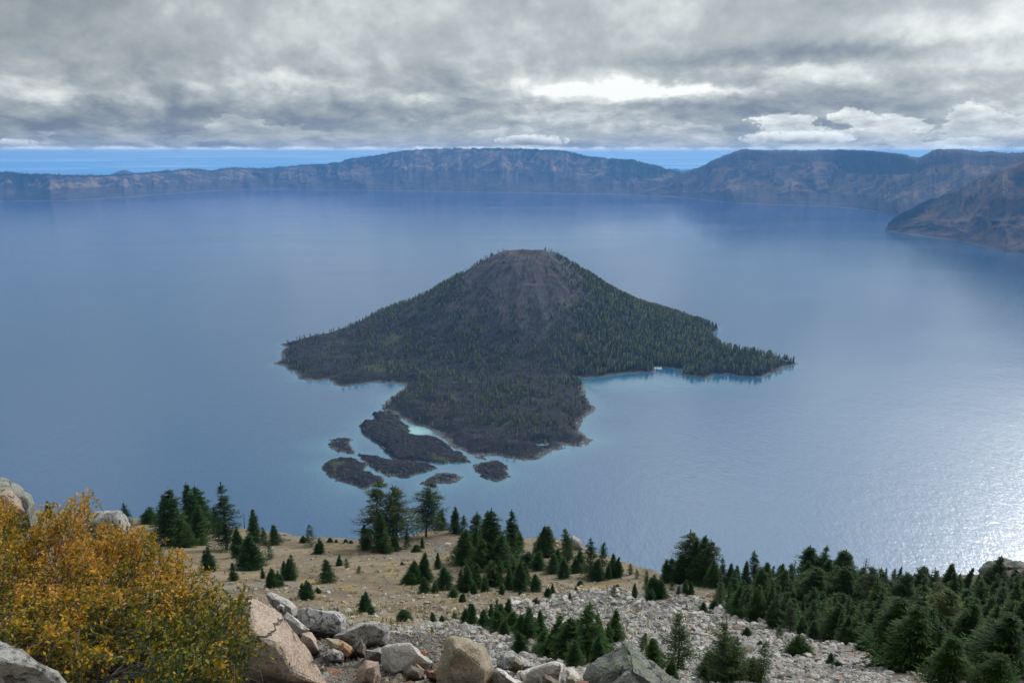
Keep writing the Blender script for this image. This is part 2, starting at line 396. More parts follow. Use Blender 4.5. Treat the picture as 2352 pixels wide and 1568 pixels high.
CONE = at_z(1205, 700)[:2]*0+np.array([(1205-CX)/F*2134, 2130.0])
for a in np.radians([20, 40, 60, 80, 100, 120, 140, 158, 172, 183]):
    main.append((CONE[0]+500*math.cos(a), CONE[1]+470*math.sin(a)))
main += [tuple(p[:2]) for p in at_z([770, 730, 690], [765, 776, 783])]
def zc(pts): return [tuple(p[:2]) for p in at_z([720+p[0]*.306 for p in pts], [870+p[1]*.306 for p in pts])]
lobe = zc([(465,265),(540,250),(620,280),(650,330),(700,360),(705,400),(690,420),(760,430),(905,445),(960,480),(1000,520),(1100,570),(1150,620),(1050,620),(930,628),(800,615),(650,608),(580,570),(540,530),(500,480),(430,450),(400,420),(380,380),(365,340),(400,315),(440,320),(480,325)])
islets = [zc(p) for p in [
 [(118,500),(140,460),(200,447),(270,445),(282,500),(300,560),(230,555),(170,550)],
 [(60,675),(110,620),(200,595),(290,600),(400,640),(385,690),(500,735),(520,770),(440,800),(380,828),(290,800),(180,760),(110,720)],
 [(335,570),(400,570),(560,605),(700,620),(850,640),(925,665),(850,700),(700,740),(560,730),(470,690),(400,630)],
 [(795,780),(870,740),(980,700),(1060,710),(1105,750),(1000,780),(930,785),(880,810)],
 [(1200,655),(1300,625),(1360,615),(1445,645),(1455,735),(1380,768),(1290,745),(1210,690)],
 [(1210,580),(1290,575),(1290,605),(1215,600)]]]
pool1 = zc([(850,200),(880,195),(930,190),(970,188),(965,205),(920,212),(890,215)])
pool2 = zc([(1675,495),(1720,490),(1760,485),(1755,500),(1690,507)])
def sdf(poly, X, Y):
    """positive inside"""
    P = np.array(poly); Q = np.roll(P, -1, 0)
    d2 = np.full(X.shape, 1e18); ins = np.zeros(X.shape, bool)
    for (ax, ay), (bx, by) in zip(P, Q):
        ex, ey = bx-ax, by-ay; wx, wy = X-ax, Y-ay
        t = np.clip((wx*ex+wy*ey)/(ex*ex+ey*ey+1e-9), 0, 1)
        d2 = np.minimum(d2, (wx-t*ex)**2+(wy-t*ey)**2)
        c = ((ay > Y) != (by > Y)) & (X < ex*(Y-ay)/(ey+(abs(ey) < 1e-9)*1e-9)+ax)
        ins ^= c
    return np.where(ins, 1, -1)*np.sqrt(d2)
RIM_R = 52.0
def island_h(X, Y):
    wx = (fbm(X/28, Y/28, 4, 5)-.5)*18; wy = (fbm(X/28, Y/28, 4, 9)-.5)*18
    d = sdf(main, X+wx, Y+wy)+3.0
    r = np.hypot(X-CONE[0], (Y-CONE[1])*1.0); ang = np.arctan2(Y-CONE[1], X-CONE[0])
    rr = r*(1+.05*(fbm(np.cos(ang)*2+5, np.sin(ang)*2+5, 3, 3)-.5))
    prof = np.interp(rr, [0, 12, 34, RIM_R, 62, 80, 120, 225, 300, 380, 440, 520], [192, 192, 200, 209, 208, 201, 180, 115, 69, 31, 12, 0])
    # platform with lobed flow ridges
    rg = ridged((X+Y*.25)/75+fbm(X/90, Y/90, 3, 2)*2.5, (Y-X*.15)/40, 3, 11)
    plat = 12*sstep(0, 45, d)*(1+.25*(fbm(X/120, Y/120, 3, 7)-.5)) + 7*(rg-.5)*sstep(8, 50, d)
    leftr = np.exp(-((X+470)/330)**2-((Y-2010)/150)**2)*13
    h = plat+leftr*sstep(0, 60, d)+prof+ (fbm(X/14, Y/14, 4, 21)-.5)*5*sstep(1, 12, d)*(1-.75*sstep(30, 90, prof))
    h = h+(ridged(ang*5+fbm(X/70,Y/70,3,4)*2, r/120, 4, 8)-.6)*8*sstep(20, 80, prof)*(1-sstep(190, 206, prof))
    h = h-7*gauss(ang, -1.6, .75)*gauss(r, RIM_R, 26)
    h = np.where(d > 0, np.minimum(h, 0.35+d*.42+(prof*.9)), -1.2+d*.25)
    h = np.maximum(h, -6)
    for p in (pool1, pool2):
        dp = sdf(p, X, Y); h = np.where(dp > -2, np.minimum(h, -dp*.6-.3), np.where(dp > -14, np.minimum(h, 1+(-dp)*.5), h))
    return h, d, r, ang, prof
def islet_h(poly, X, Y, s, top):
    wx = (fbm(X/11, Y/11, 4, s, .65)-.5)*15; wy = (fbm(X/11, Y/11, 4, s+40, .65)-.5)*15
    d = sdf(poly, X+wx, Y+wy)+(4.5 if top == 8 else 1.5)
    h = np.where(d > 0, top*(1-np.exp(-np.maximum(d, 0)/9))+(fbm(X/5, Y/5, 4, s+9, .65)-.48)*5.5*sstep(-1, 7, d)+.15, d*.2-.4)
    return np.maximum(h, -4), d
def make_island():
    xs = np.arange(-760, 850, 4.0); ys = np.arange(1120, 2640, 4.0)
    X, Y = np.meshgrid(xs, ys, indexing='ij')
    h, d, r, ang, prof = island_h(X, Y)
    V = np.stack([X, Y, h], -1).reshape(-1, 3)
    keep = (d > -22)
    Fq = grid_faces(*X.shape); k = keep.ravel()[Fq].any(1); Fq = Fq[k]
    used = np.unique(Fq); mp = np.zeros(len(V), int); mp[used] = np.arange(len(used))
    sl = lambda a: a.ravel()[used]
    cone = sstep(25, 85, prof+(fbm(X/60, Y/60, 4, 31)-.5)*70)
    red = np.clip(np.exp(-((r-20)/30)**2)*.8+.5*np.exp(-((ang+1.15)/.14)**2)*sstep(210, 150, r)+.45*np.exp(-((ang+.95)/.1)**2), 0, 1)
    me = np_mesh('island', V[used], mp[Fq], M_lava, True, {'cone': sl(cone), 'red': sl(red), 'ang': sl(ang)})
    tag(link('island', me), kind='structure')
    for i, (poly, top) in enumerate([(lobe, 8), (islets[0], 3), (islets[1], 5.5), (islets[2], 5), (islets[3], 3), (islets[4], 5), (islets[5], 1.5)]):
        P = np.array(poly); x0, y0 = P.min(0)-12; x1, y1 = P.max(0)+12
        X, Y = np.meshgrid(np.arange(x0, x1, 1.6), np.arange(y0, y1, 1.6), indexing='ij')
        hh, dd = islet_h(poly, X, Y, 50+i*3, top)
        Fq = grid_faces(*X.shape); k = (hh.ravel()[Fq] > -1.2).any(1); Fq = Fq[k]
        V = np.stack([X, Y, hh], -1).reshape(-1, 3); used = np.unique(Fq); mp = np.zeros(len(V), int); mp[used] = np.arange(len(used))
        z0 = np.zeros(len(used))
        tag(link('islet', np_mesh('islet', V[used], mp[Fq], M_lava, True, {'cone': z0, 'red': z0, 'ang': z0})), kind='structure')
make_island()

# ------------------------------------------------------------------ lake
def make_lake():
    xs = np.concatenate([np.geomspace(12500, 900, 26)*-1, np.arange(-880, 900, 9.0), np.geomspace(920, 12500, 26)])
    ys = np.concatenate([np.linspace(150, 1000, 12), np.arange(1050, 2700, 9.0), np.geomspace(2750, 13500, 30)])
    X, Y = np.meshgrid(xs, ys, indexing='ij')
    dist = np.full(X.shape, 1e9); near = (np.abs(X) < 1100) & (Y > 900) & (Y < 2900)
    xn, yn = X[near], Y[near]; dd = np.full(xn.shape, 1e9)
    for p in [main, lobe]+islets: dd = np.minimum(dd, -sdf(p, xn, yn))
    dist[near] = dd
    nz = fbm(X/70, Y/70, 4, 3)
    w = 10+16*sstep(1900, 1200, Y)
    sh = np.exp(-np.maximum(dist, 0)/(w*(.4+1.2*nz)))
    bay = np.array(at_z(1440, 880)[:2]); sh = np.maximum(sh, .95*np.exp(-((X-bay[0])/150)**2-((Y-bay[1])/55)**2))
    b2 = np.array(at_z(1560, 880)[:2]); sh = np.maximum(sh, .6*np.exp(-((X-b2[0])/170)**2-((Y-b2[1])/45)**2))
    b3 = np.array(at_z(980, 1075)[:2]); sh = np.maximum(sh, .55*np.exp(-((X-b3[0])/170)**2-((Y-b3[1])/45)**2))
    pn = np.zeros(X.shape)
    for px, row, rx, ry in [(960, 988, 32, 26), (1000, 928, 20, 10), (1248, 1023, 14, 7)]:
        c = at_z(px, row); pn = np.maximum(pn, np.exp(-(((X-c[0])/rx)**2+((Y-c[1])/ry)**2)**2))
    px, row = to_px(X, Y, X*0)
    calm = np.clip(1.3*gauss(px, 1500, 330)*gauss(row, 580, 160)+.8*gauss(px, 1900, 330)*gauss(row, 780, 150)+.6*gauss(px, 1500, 350)*gauss(row, 980, 120)+.5*gauss(px, 700, 260)*gauss(row, 600, 130)+.18, 0, 1)*sstep(462, 560, row)
    rgh = np.clip(sstep(1600, 2150, px)*sstep(700, 1100, row), 0, 1)
    V = np.stack([X, Y, X*0], -1).reshape(-1, 3)
    tag(link('water', np_mesh('water', V, grid_faces(*X.shape), M_water, True, {'shallow': sh, 'pond': pn, 'calm': calm, 'rough': rgh, 'far': sstep(560, 450, row)})), kind='structure')
make_lake()

# ------------------------------------------------------------------ caldera walls
crest_pts = {}
def wall(name, px0, px1, step, shore, crest, back, mat, forest_fn, seed, out_drop=.15, amp=1.0, ochre=(.6, .97), outlen=4200):
    px = np.arange(px0, px1, step)
    sr = np.interp(px, *shore); cr = np.interp(px, *crest); bk = np.interp(px, *back)
    cr = cr-(fbm(px/11, px*0+seed, 4, seed)-.5)*5*np.clip((sr-cr)/60, 0, 1)
    y0 = H/tan_dep(sr); t1 = tan_dep(cr); yc = y0+bk
    zc_ = H-yc*t1
    p0 = at_z(px, sr)
    s = np.concatenate([[0], np.cumsum(np.hypot(np.diff(p0[:, 0]), np.diff(p0[:, 1])))])
    vs = np.linspace(0, 1, 56)
    S, Vv = np.meshgrid(s, vs, indexing='ij')
    g = np.interp(Vv, [0, .5, .75, .93, 1], [0, .56, .77, .92, 1.0]); hz = np.interp(Vv, [0, .5, .75, .93, 1], [0, .40, .68, .95, 1.0])
    Yf = y0[:, None]+bk[:, None]*g; Z = zc_[:, None]*hz
    rg = ridged(S/430+seed, Vv*.5+fbm(S/900, Vv, 2, seed)*.6, 5, seed)
    sc = np.clip(zc_/300, .05, 1.3)[:, None]
    Yf = Yf+(rg-.62)*-620*amp*sc*np.sin(np.pi*np.clip(Vv, 0, 1))**.8
    Z = Z+(fbm(S/120, Vv*5, 5, seed+3)-.5)*46*sc*np.sin(np.pi*Vv)*amp
    tt = (H-Z)/Yf
    X = ((px-CX)/F)[:, None]*Yf*(CT+tt*ST)
    # slope beyond the rim
    ob = np.array([120, 400, 1000, 2200, outlen]); Yb = yc[:, None]+ob; Zb = zc_[:, None]-ob*out_drop+ (fbm(S[:, :1]/300+ob/900, ob[None]/500, 3, seed+7)-.5)*30*0
    Zb = np.maximum(Zb, -420); Xb = ((px-CX)/F)[:, None]*Yb*(CT+((H-Zb)/Yb)*ST)
    # skirt under water
    Ys = Yf[:, :1]-40; Zs = Z[:, :1]-25; Xs = X[:, :1]
    XX = np.concatenate([Xs, X, Xb], 1); YY = np.concatenate([Ys, Yf, Yb], 1); ZZ = np.concatenate([Zs, Z, Zb], 1)
    VV = np.concatenate([Vv[:, :1], Vv, np.full(Xb.shape, 1.2)], 1); SS = np.repeat(S[:, :1], XX.shape[1], 1)
    PX, PR = to_px(XX, YY, ZZ)
    PX = PX+90*(fbm(SS/260, VV*5, 4, seed+11)-.5)+(VV-.5)*46
    fo = forest_fn(PX, PR, VV, SS)
    oc = sstep(ochre[0]-.1, ochre[0], VV)*(1-sstep(ochre[1], ochre[1]+.02, VV))
    V = np.stack([XX, YY, ZZ], -1).reshape(-1, 3)
    o = tag(link('caldera_wall', np_mesh(name, V, grid_faces(*XX.shape), mat, True, {'s': SS, 'h': ZZ, 'forest': fo, 'ochre': oc})), kind='structure')
    crest_pts[name] = (X[:, -12:], Yf[:, -12:], Z[:, -12:], fo[:, -17:-5], px)
    return o
def forA(PX, PR, V, S):
    f = sstep(.90, .97, V)*.9+.12
    f = np.maximum(f, .8*gauss(PX, 1500, 75)*sstep(418, 405, PR))
    f = np.maximum(f, .55*gauss(PX, 60, 90)); f = np.maximum(f, .42*gauss(PX, 760, 50)); f = np.maximum(f, .35*gauss(PX, 880, 40)*sstep(.3, .6, V))
    f = np.where((PX > 955) & (PX < 1110) & (V < 1.1), np.minimum(f, .25), f)
    f = f+.35*sstep(.55, .8, ridged(S/300+3, V*.4, 3, 5))*sstep(0, .3, V)*.6
    f = f*(1-.3*sstep(0, .08, 1-V)*0)
    return f
def forB(PX, PR, V, S):
    f = sstep(.97, 1.0, V)*.7+.08
    f = np.maximum(f, .95*sstep(1925, 1965, PX)*sstep(2150, 2080, PX)*sstep(404+(PX-2020)*.05, 396, PR))
    f = np.maximum(f, .5*gauss(PX, 2040, 60)*gauss(PR, 455, 30))
    return f
def forC(PX, PR, V, S):
    f = .12+.30*gauss(V, .8, .12)+sstep(1.0, 1.2, V)*.2
    f = np.maximum(f, .62*gauss(PX, 2120, 60)*sstep(.5, .75, V)); f = np.maximum(f, .5*gauss(PX, 2340, 60)*gauss(V, .2, .2))
    return f
wall('wall far', -420, 1760, 2.0,
     ([-420, 0, 150, 300, 450, 560, 700, 850, 1000, 1200, 1400, 1550, 1760], [474, 463, 461.5, 453, 441, 436, 435.5, 438, 440, 443.5, 447, 453, 462]),
     ([-420, 0, 60, 180, 250, 330, 380, 440, 480, 540, 600, 640, 700, 770, 800, 860, 940, 980, 1060, 1120, 1200, 1280, 1300, 1340, 1400, 1450, 1500, 1550, 1600, 1760],
      [392, 396, 399, 404, 403, 398, 393, 389, 392, 386, 388, 385, 380, 376, 367, 357, 345, 342, 341, 341, 343, 345, 347, 357, 365, 367, 379, 395, 404, 420]),
     ([-420, 700, 900, 1100, 1400, 1600, 1760], [900, 950, 1500, 1700, 1500, 900, 700]), M_wall, forA, 3)
wall('wall right', 1425, 2900, 2.0,
     ([1425, 1500, 1550, 1600, 1690, 1750, 1900, 2000, 2050, 2150, 2400, 2900], [447.5, 451, 453.5, 458, 467, 470, 474, 484, 494, 508, 530, 550]),
     ([1425, 1440, 1500, 1560, 1600, 1640, 1680, 1710, 1740, 1800, 1900, 1960, 2050, 2110, 2140, 2170, 2250, 2351, 2900],
      [446.5, 445, 426, 401, 386, 368, 351, 342, 345, 346, 345, 344, 351, 363, 347, 342, 348, 352, 345]),
     ([1425, 1500, 1700, 2900], [60, 350, 1100, 1500]), M_wallB, forB, 23, amp=.8, ochre=(.3, .8))
wall('wall spur', 2022, 3000, 2.0,
     ([2022, 2028, 2100, 2200, 2351, 2500, 3000], [529, 530.5, 541, 554, 586, 622, 760]),
     ([2022, 2028, 2050, 2070, 2120, 2200, 2280, 2351, 2500, 3000], [528.5, 529, 508, 494, 469, 431, 396, 363, 350, 345]),
     ([2022, 2050, 2120, 2351, 3000], [25, 120, 380, 900, 1300]), M_wallB, forC, 41, out_drop=.75, amp=.75, ochre=(.1, .95), outlen=2600)
def make_far_forest():
    parts = []
    for nm, (X, Y, Z, fo, px) in crest_pts.items():
        m = (fo > .42).ravel()
        idx = np.flatnonzero(m)
        if not len(idx): continue
        k = 5200 if nm == 'wall far' else 2200
        idx = rng.choice(idx, k)
        x, y, z = X.ravel()[idx]+rng.uniform(-14, 14, k), Y.ravel()[idx]+rng.uniform(-14, 14, k), Z.ravel()[idx]
        h = rng.uniform(12, 26, k)*(1 if nm == 'wall far' else .55); w = h*.17
        a = rng.uniform(0, 6.28, k)
        b = [np.stack([x+w*np.cos(a+q), y+w*np.sin(a+q), z-3], -1) for q in (0, 2.09, 4.19)]
        top = np.stack([x, y, z+h], -1)
        V = np.stack(b+[top], 1).reshape(-1, 3); o = np.arange(k)[:, None]*4
        Ff = np.concatenate([o+[0, 1, 3], o+[1, 2, 3], o+[2, 0, 3]])
        parts.append((V, [Ff]))
    V, Fl = merge(parts)
    tag(link('forest', np_mesh('forest', V, Fl, M_needle, False, {'tint': rng.uniform(0, .6, len(V))})), 'dark conifer forest along the far rim of the lake', 'forest', kind='stuff')
make_far_forest()
# far hills and the curved plain beyond
def make_plain():
    m = mat_plain('distant plain', (.05, .07, .05), (.12, .12, .09), .0006)
    ys = np.concatenate([[-6000, 0, 6000], np.geomspace(9000, 33500, 50)]); us = np.linspace(-1, 1, 90)
    Yg, U = np.meshgrid(ys, us, indexing='ij'); X = U*(np.abs(Yg)*.6+15000)
    d = np.hypot(X, Yg); Z = -360-d*d/(2*6.371e6)+(fbm(X/6000, Yg/6000, 4, 3)-.5)*260*sstep(14000, 26000, Yg)
    # lies well under the lake
    tag(link('ground', np_mesh('ground', np.stack([X, Yg, Z], -1).reshape(-1, 3), grid_faces(*X.shape), m, True)), kind='structure')
    mh = mat_plain('wooded hill', (.014, .026, .020), (.03, .045, .03), .004)
    for px, row, yb, w, base in [(285, 392, 15500, 45, 410), (437, 386, 17000, 42, 408), (640, 382.5, 18000, 40, 405), (770, 373, 15500, 50, 398), (1552, 387, 16000, 34, 405), (1585, 389, 18500, 60, 405)]:
        g = np.linspace(-1.6, 1.6, 34); A, B = np.meshgrid(g, g, indexing='ij')
        c = at_y(px, row, yb); bz = at_y(px, base, yb)[2]; rw = w*yb/F
        hh = (c[2]-bz)*np.exp(-1.6*(A*A+B*B))*(1+.25*(fbm(A*2+px, B*2, 4, 4)-.5))
        V = np.stack([c[0]+A*rw, yb+B*rw*.8, bz-120+hh+120*np.exp(-.5*(A*A+B*B))], -1).reshape(-1, 3)
        tag(link('hill', np_mesh('hill', V, grid_faces(*A.shape), mh, True)), kind='structure')
make_plain()

# ------------------------------------------------------------------ trees on the island
def small_tree(seed, dead=False):
    r = np.random.default_rng(seed); parts = []
    tk = tube([(0, 0, 0), (0, 0, .5), (0, 0, .97)], [.018, .012, .003], 3)
    if dead:
        V, Fl = tk; Vs, Fs = [V], [Fl[0]]
        T = []
        for k in range(8):
            h = r.uniform(.35, .95); a = r.uniform(0, 6.28); L = .10*(1.1-h)+.02
            T.append([(0, 0, h), (0, 0, h+.02), (math.cos(a)*L, math.sin(a)*L, h-.01)])
        T = np.array(T).reshape(-1, 3)
        return merge([(V, Fl), (T, [np.arange(len(T)).reshape(-1, 3)])]), None
    T = []; nl = 9; b0 = r.uniform(.08, .3)
    for l in range(nl):
        h = b0+(1-b0)*(l/nl)**.95; Rr = (r.uniform(.10, .16))*(1.04-(h-b0)/(1-b0))**.8+.01
        a0 = r.uniform(0, 6.28)
        for k in range(5):
            a = a0+k*1.257+r.uniform(-.35, .35); q = Rr*r.uniform(.6, 1.25)
            ca, sa = math.cos(a), math.sin(a); px, py = -sa*.055, ca*.055
            T.append([(px, py, h+.06), (-px, -py, h+.06), (ca*q, sa*q, h-.05*r.uniform(.2, 1.2))])
            T.append([(0, 0, h+.13), (px, py, h-.03), (ca*q*.8, sa*q*.8, h+.0)])
    T.append([(.02, 0, .92), (-.02, 0, .92), (0, 0, 1.03)]); T.append([(0, .02, .92), (0, -.02, .92), (0, 0, 1.03)])
    T = np.array(T).reshape(-1, 3)
    return tk, (T, [np.arange(len(T)).reshape(-1, 3)])
def plant_island():
    N = 80000
    X = rng.uniform(-720, 800, N); Y = rng.uniform(1140, 2560, N)
    h, d, r, ang, prof = island_h(X, Y)
    px, row = to_px(X, Y, h)
    nz = fbm(X/45, Y/45, 4, 77); nz2 = fbm(X/16, Y/16, 3, 78)
    den = np.zeros(N)
    right = sstep(1230, 1420, px)
    den = .22+.85*right*sstep(905, 850, row)                   # right platform and flank
    den = np.maximum(den, .85*sstep(40, 90, prof)*sstep(1120, 1040, px))          # left flank
    den = np.where((px < 1130) & (row > 800) & (prof < 15), .15+.30*sstep(.45, .6, nz), den)
    den = np.where((row > 885) & (px > 1000) & (px < 1345), .12+.75*gauss(px, 1210, 110)*gauss(row, 945, 60)*sstep(.35, .55, nz), den)
    # bare scree cone below the crater
    bare = (r < 78) | ((prof > 60) & (px > 1120) & (px < 1330-0) & (row < 700) & (px < 1250+(row-590)*.75) & (px > 1190-(row-590)*.75))
    den = np.where(bare, .05*(1+3*(row > 660)), den)
    den = np.where((r < 62), .02, den)
    den = np.where((prof > 55) & (px > 1060) & (px < 1200) & ~bare, .10+.16*sstep(640, 700, row), den)
    den = np.where((prof <= 60) & (prof > 8) & (px > 1060) & (px < 1320) , .36, den)
    den = np.where((row > 985), den*.4, den)
    den = np.where((px > 1600), den*.62, den)
    den = np.where((px < 800) , den*.45, den)
    den = np.where((px < 1230) & (den > .12) & ~bare, den*1.5, den)
    den = np.where((row > 870) & (row < 990) & (px > 1060) & (px < 1345), den*1.5, den)
    den = den*(.35+1.3*sstep(.3, .65, nz2))
    ok = (d > 6) & (h > 1.5) & (rng.uniform(0, 1, N) < den*.80)
    X, Y, h, px, row, prof, right = X[ok], Y[ok], h[ok], px[ok], row[ok], prof[ok], right[ok]
    n = len(X)
    ht = rng.uniform(6.5, 13.5, n)*(1+.35*right*(row < 880))*np.where(row > 900, .85, 1)
    dead = rng.uniform(0, 1, n) < np.where(right > .5, .06, .20)
    # lone trees the photo shows against the water
    ex = [(686, 771, 9), (776, 757, 9), (850, 741, 15), (872, 735, 14), (1104, 622, 13), (1810, 827, 21), (1778, 818, 15), (1764, 815, 14), (1740, 811, 18), (1733, 809, 14), (1716, 806, 14), (1663, 795, 18), (1674, 797, 14), (1700, 803, 15), (1633, 745, 15), (1624, 742, 14), (893, 904, 10), (904, 904, 10), (1250, 588, 8)]
    size = ht/Y
    order = np.argsort(-size*(~dead)); big = order[:0]; rest = order
    variants = [small_tree(100+k) for k in range(6)]
    tr_me = [np_mesh('trunk', v[0][0], v[0][1], M_bark) for v in variants]
    cr_me = [np_mesh('crown', v[1][0], v[1][1], M_needle3, False, {'tint': np.clip(v[1][0][:, 2]*.7+np.random.default_rng(5).uniform(-.2, .35, len(v[1][0])), 0, 1)}) for v in variants]  # tint rises with height, putting lit tips into the colour
    def plant(x, y, z, hh, lab='slender conifer growing on the dark lava island in the lake', grp='conifers on the lava island'):
        k = random.randrange(6)
        e = empty('conifer', (x, y, z-.3), random.uniform(0, 6.28), (hh*random.uniform(.95, 1.35),)*2+(hh,))
        tag(e, lab, 'tree', grp)
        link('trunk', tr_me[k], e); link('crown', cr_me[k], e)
    for i in big: plant(X[i], Y[i], h[i], ht[i])
    for (qx, qr, hh) in ex:
        # march down the view ray to the island surface
        t = tan_dep(qr); ys = np.arange(1200, 2600, 4.0); xs = (qx-CX)/F*ys*(CT+t*ST); hz = island_h(xs, ys)[0]
        # closest approach of ray to land
        k = int(np.argmax(hz-(H-ys*t)))
        if hz[k] > .3: plant(xs[k], ys[k], hz[k], hh*.8, 'conifer standing clear against the water on the edge of the lava island', 'conifers along the skyline of the lava island')
    parts, partd, tints = [], [], []
    for i in rest:
        if dead[i]: v = small_tree_dead[random.randrange(3)]
        else: v = variants[random.randrange(6)][1]
        a = random.uniform(0, 6.28); ca, sa = math.cos(a), math.sin(a); s = ht[i]; w = s*random.uniform(1.2, 1.8)
        V = v[0]; Vn = np.stack([(V[:, 0]*ca-V[:, 1]*sa)*w+X[i], (V[:, 0]*sa+V[:, 1]*ca)*w+Y[i], V[:, 2]*s+h[i]-.3], -1)
        if dead[i]: partd.append((Vn, v[1]))
        else: parts.append((Vn, v[1])); tints.append(np.clip(V[:, 2]*.55+random.uniform(-.15, .45)+rng.uniform(-.12, .12, len(V)), 0, 1))  # tops tinted paler, light on the tips carried by needle colour
    V, Fl = merge(parts)
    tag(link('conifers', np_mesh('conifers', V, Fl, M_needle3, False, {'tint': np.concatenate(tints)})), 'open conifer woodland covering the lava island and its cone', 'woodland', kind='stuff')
    V, Fl = merge(partd)
    tag(link('snags', np_mesh('snags', V, Fl, M_dead, False)), 'bleached dead trees scattered through the island woodland', 'dead trees', kind='stuff')
    print('island trees', n)
small_tree_dead = [small_tree(300+k, True)[0] for k in range(3)]
plant_island()

# rubble on shore of the lava (stuff) ------------------------------------------------
def ico(sub):
    t = (1+5**.5)/2
    V = [(-1, t, 0), (1, t, 0), (-1, -t, 0), (1, -t, 0), (0, -1, t), (0, 1, t), (0, -1, -t), (0, 1, -t), (t, 0, -1), (t, 0, 1), (-t, 0, -1), (-t, 0, 1)]
    Fc = [(0, 11, 5), (0, 5, 1), (0, 1, 7), (0, 7, 10), (0, 10, 11), (1, 5, 9), (5, 11, 4), (11, 10, 2), (10, 7, 6), (7, 1, 8), (3, 9, 4), (3, 4, 2), (3, 2, 6), (3, 6, 8), (3, 8, 9), (4, 9, 5), (2, 4, 11), (6, 2, 10), (8, 6, 7), (9, 8, 1)]
    V = [Vector(v).normalized() for v in V]
    for _ in range(sub):
        c = {}; nf = []
        def mid(a, b):
            k = (min(a, b), max(a, b))
            if k not in c: V.append(((V[a]+V[b])/2).normalized()); c[k] = len(V)-1
            return c[k]
        for a, b, d in Fc:
            x, y, z = mid(a, b), mid(b, d), mid(d, a); nf += [(a, x, z), (b, y, x), (d, z, y), (x, y, z)]
        Fc = nf
    return np.array([tuple(v) for v in V]), np.array(Fc)
ICO = {k: ico(k) for k in (0, 1, 2, 3, 4, 5)}
def rock_shape(seed, sub, cuts=11, rough=.03, flat=(1, .8, .62)):
    r = np.random.default_rng(seed); V, Fc = ICO[sub]; V = V*1.0
    for _ in range(cuts):
        nrm = r.normal(size=3); nrm /= np.linalg.norm(nrm); d = r.uniform(.36, .75)
        s = V@nrm; V = V-np.maximum(s-d, 0)[:, None]*nrm
    if sub >= 2:
        nz = np.array([mnoise.fractal(Vector(v*2.3+seed), .8, 2.1, 5) for v in V])
        V = V*(1+rough*nz[:, None])
    return V*np.array(flat)/np.abs(V).max(), Fc

def hull_stone(seed, n=13, flat=(1, .75, .6)):
    r = np.random.default_rng(seed); bm = bmesh.new()
    P = r.normal(size=(n, 3)); P /= np.linalg.norm(P, axis=1)[:, None]; P *= r.uniform(.7, 1.0, (n, 1))*np.array(flat)
    for p in P: bm.verts.new(p)
    bmesh.ops.convex_hull(bm, input=bm.verts[:]); bmesh.ops.delete(bm, geom=[v for v in bm.verts if not v.link_faces], context='VERTS')
    bm.verts.index_update(); bm.faces.ensure_lookup_table()
    V = np.array([tuple(v.co) for v in bm.verts]); Fc = np.array([[v.index for v in f.verts] for f in bm.faces if len(f.verts) == 3]); bm.free()
    return V, Fc
def shore_blocks():
    var = [hull_stone(900+k, 9) for k in range(8)]; parts = []
    def add(x, y, z, s):
        V, Fc = var[random.randrange(8)]; a = random.uniform(0, 6.28); ca, sa = math.cos(a), math.sin(a)
        parts.append((np.stack([(V[:, 0]*ca-V[:, 1]*sa)*s+x, (V[:, 0]*sa+V[:, 1]*ca)*s+y, V[:, 2]*s*1.1+z], -1), [Fc]))
    for i, (poly, top) in enumerate([(lobe, 8), (islets[0], 3), (islets[1], 5.5), (islets[2], 5), (islets[3], 3), (islets[4], 5), (islets[5], 1.5)]):
        P = np.array(poly); x0, y0 = P.min(0)-10; x1, y1 = P.max(0)+10; n = int((x1-x0)*(y1-y0)*.35)
        X = rng.uniform(x0, x1, n); Y = rng.uniform(y0, y1, n); hh, dd = islet_h(poly, X, Y, 50+i*3, top)
        ok = (dd > -7) & (rng.uniform(0, 1, n) < np.where(dd < 0, .22*np.exp(dd/2.5), np.where(dd < 6, .55, .22)))
        for x, y, h, d in zip(X[ok], Y[ok], hh[ok], dd[ok]): add(x, y, max(h, -.3), random.uniform(.5, 1.5)*(1.25 if random.random() < .15 else .9))
    n = 60000; X = rng.uniform(-720, 800, n); Y = rng.uniform(1130, 2150, n); hh, dd, *_ = island_h(X, Y)
    ok = (dd > -5) & (dd < 14) & (rng.uniform(0, 1, n) < .6)
    for x, y, h in zip(X[ok], Y[ok], hh[ok]): add(x, y, max(h, -.3), random.uniform(.7, 2.0))
    V, Fl = merge(parts); print('blocks', len(parts))
    z0 = np.zeros(len(V))
    tag(link('blocks', np_mesh('blocks', V, Fl, M_lava, False, {'cone': z0, 'red': z0, 'ang': z0})), 'broken lava blocks lining the shores of the island and islets', 'lava blocks', kind='stuff')
import bmesh
shore_blocks()
# ------------------------------------------------------------------ foreground slope
ROWS = [1568, 1530, 1500, 1450, 1400, 1350, 1300, 1250, 1230, 1200, 1180, 1150, 1100]
YS = [8, 13, 20, 40, 58, 78, 100, 128, 140, 160, 180, 215, 300]
def row_y(row): return np.interp(-np.asarray(row, float), [-1640]+[-r for r in ROWS], [5.2]+YS)
_yt = np.array([-30, 0, 1.5, 3, 5]+YS[:12]); _zt = np.array([6, -1.7, -2.1, -2.95, -4.35]+[-y*tan_dep(r) for y, r in zip(YS[:12], ROWS[:12])])
BR = ([-900, 0, 250, 340, 480, 560, 640, 820, 930, 1000, 1060, 1180, 1250, 1330, 1420, 1470, 1530, 1640, 1800, 2050, 2200, 2351, 3300],
      [1150, 1165, 1180, 1192, 1205, 1215, 1226, 1241, 1232, 1214, 1224, 1238, 1232, 1250, 1288, 1308, 1326, 1336, 1338, 1338, 1325, 1312, 1290])
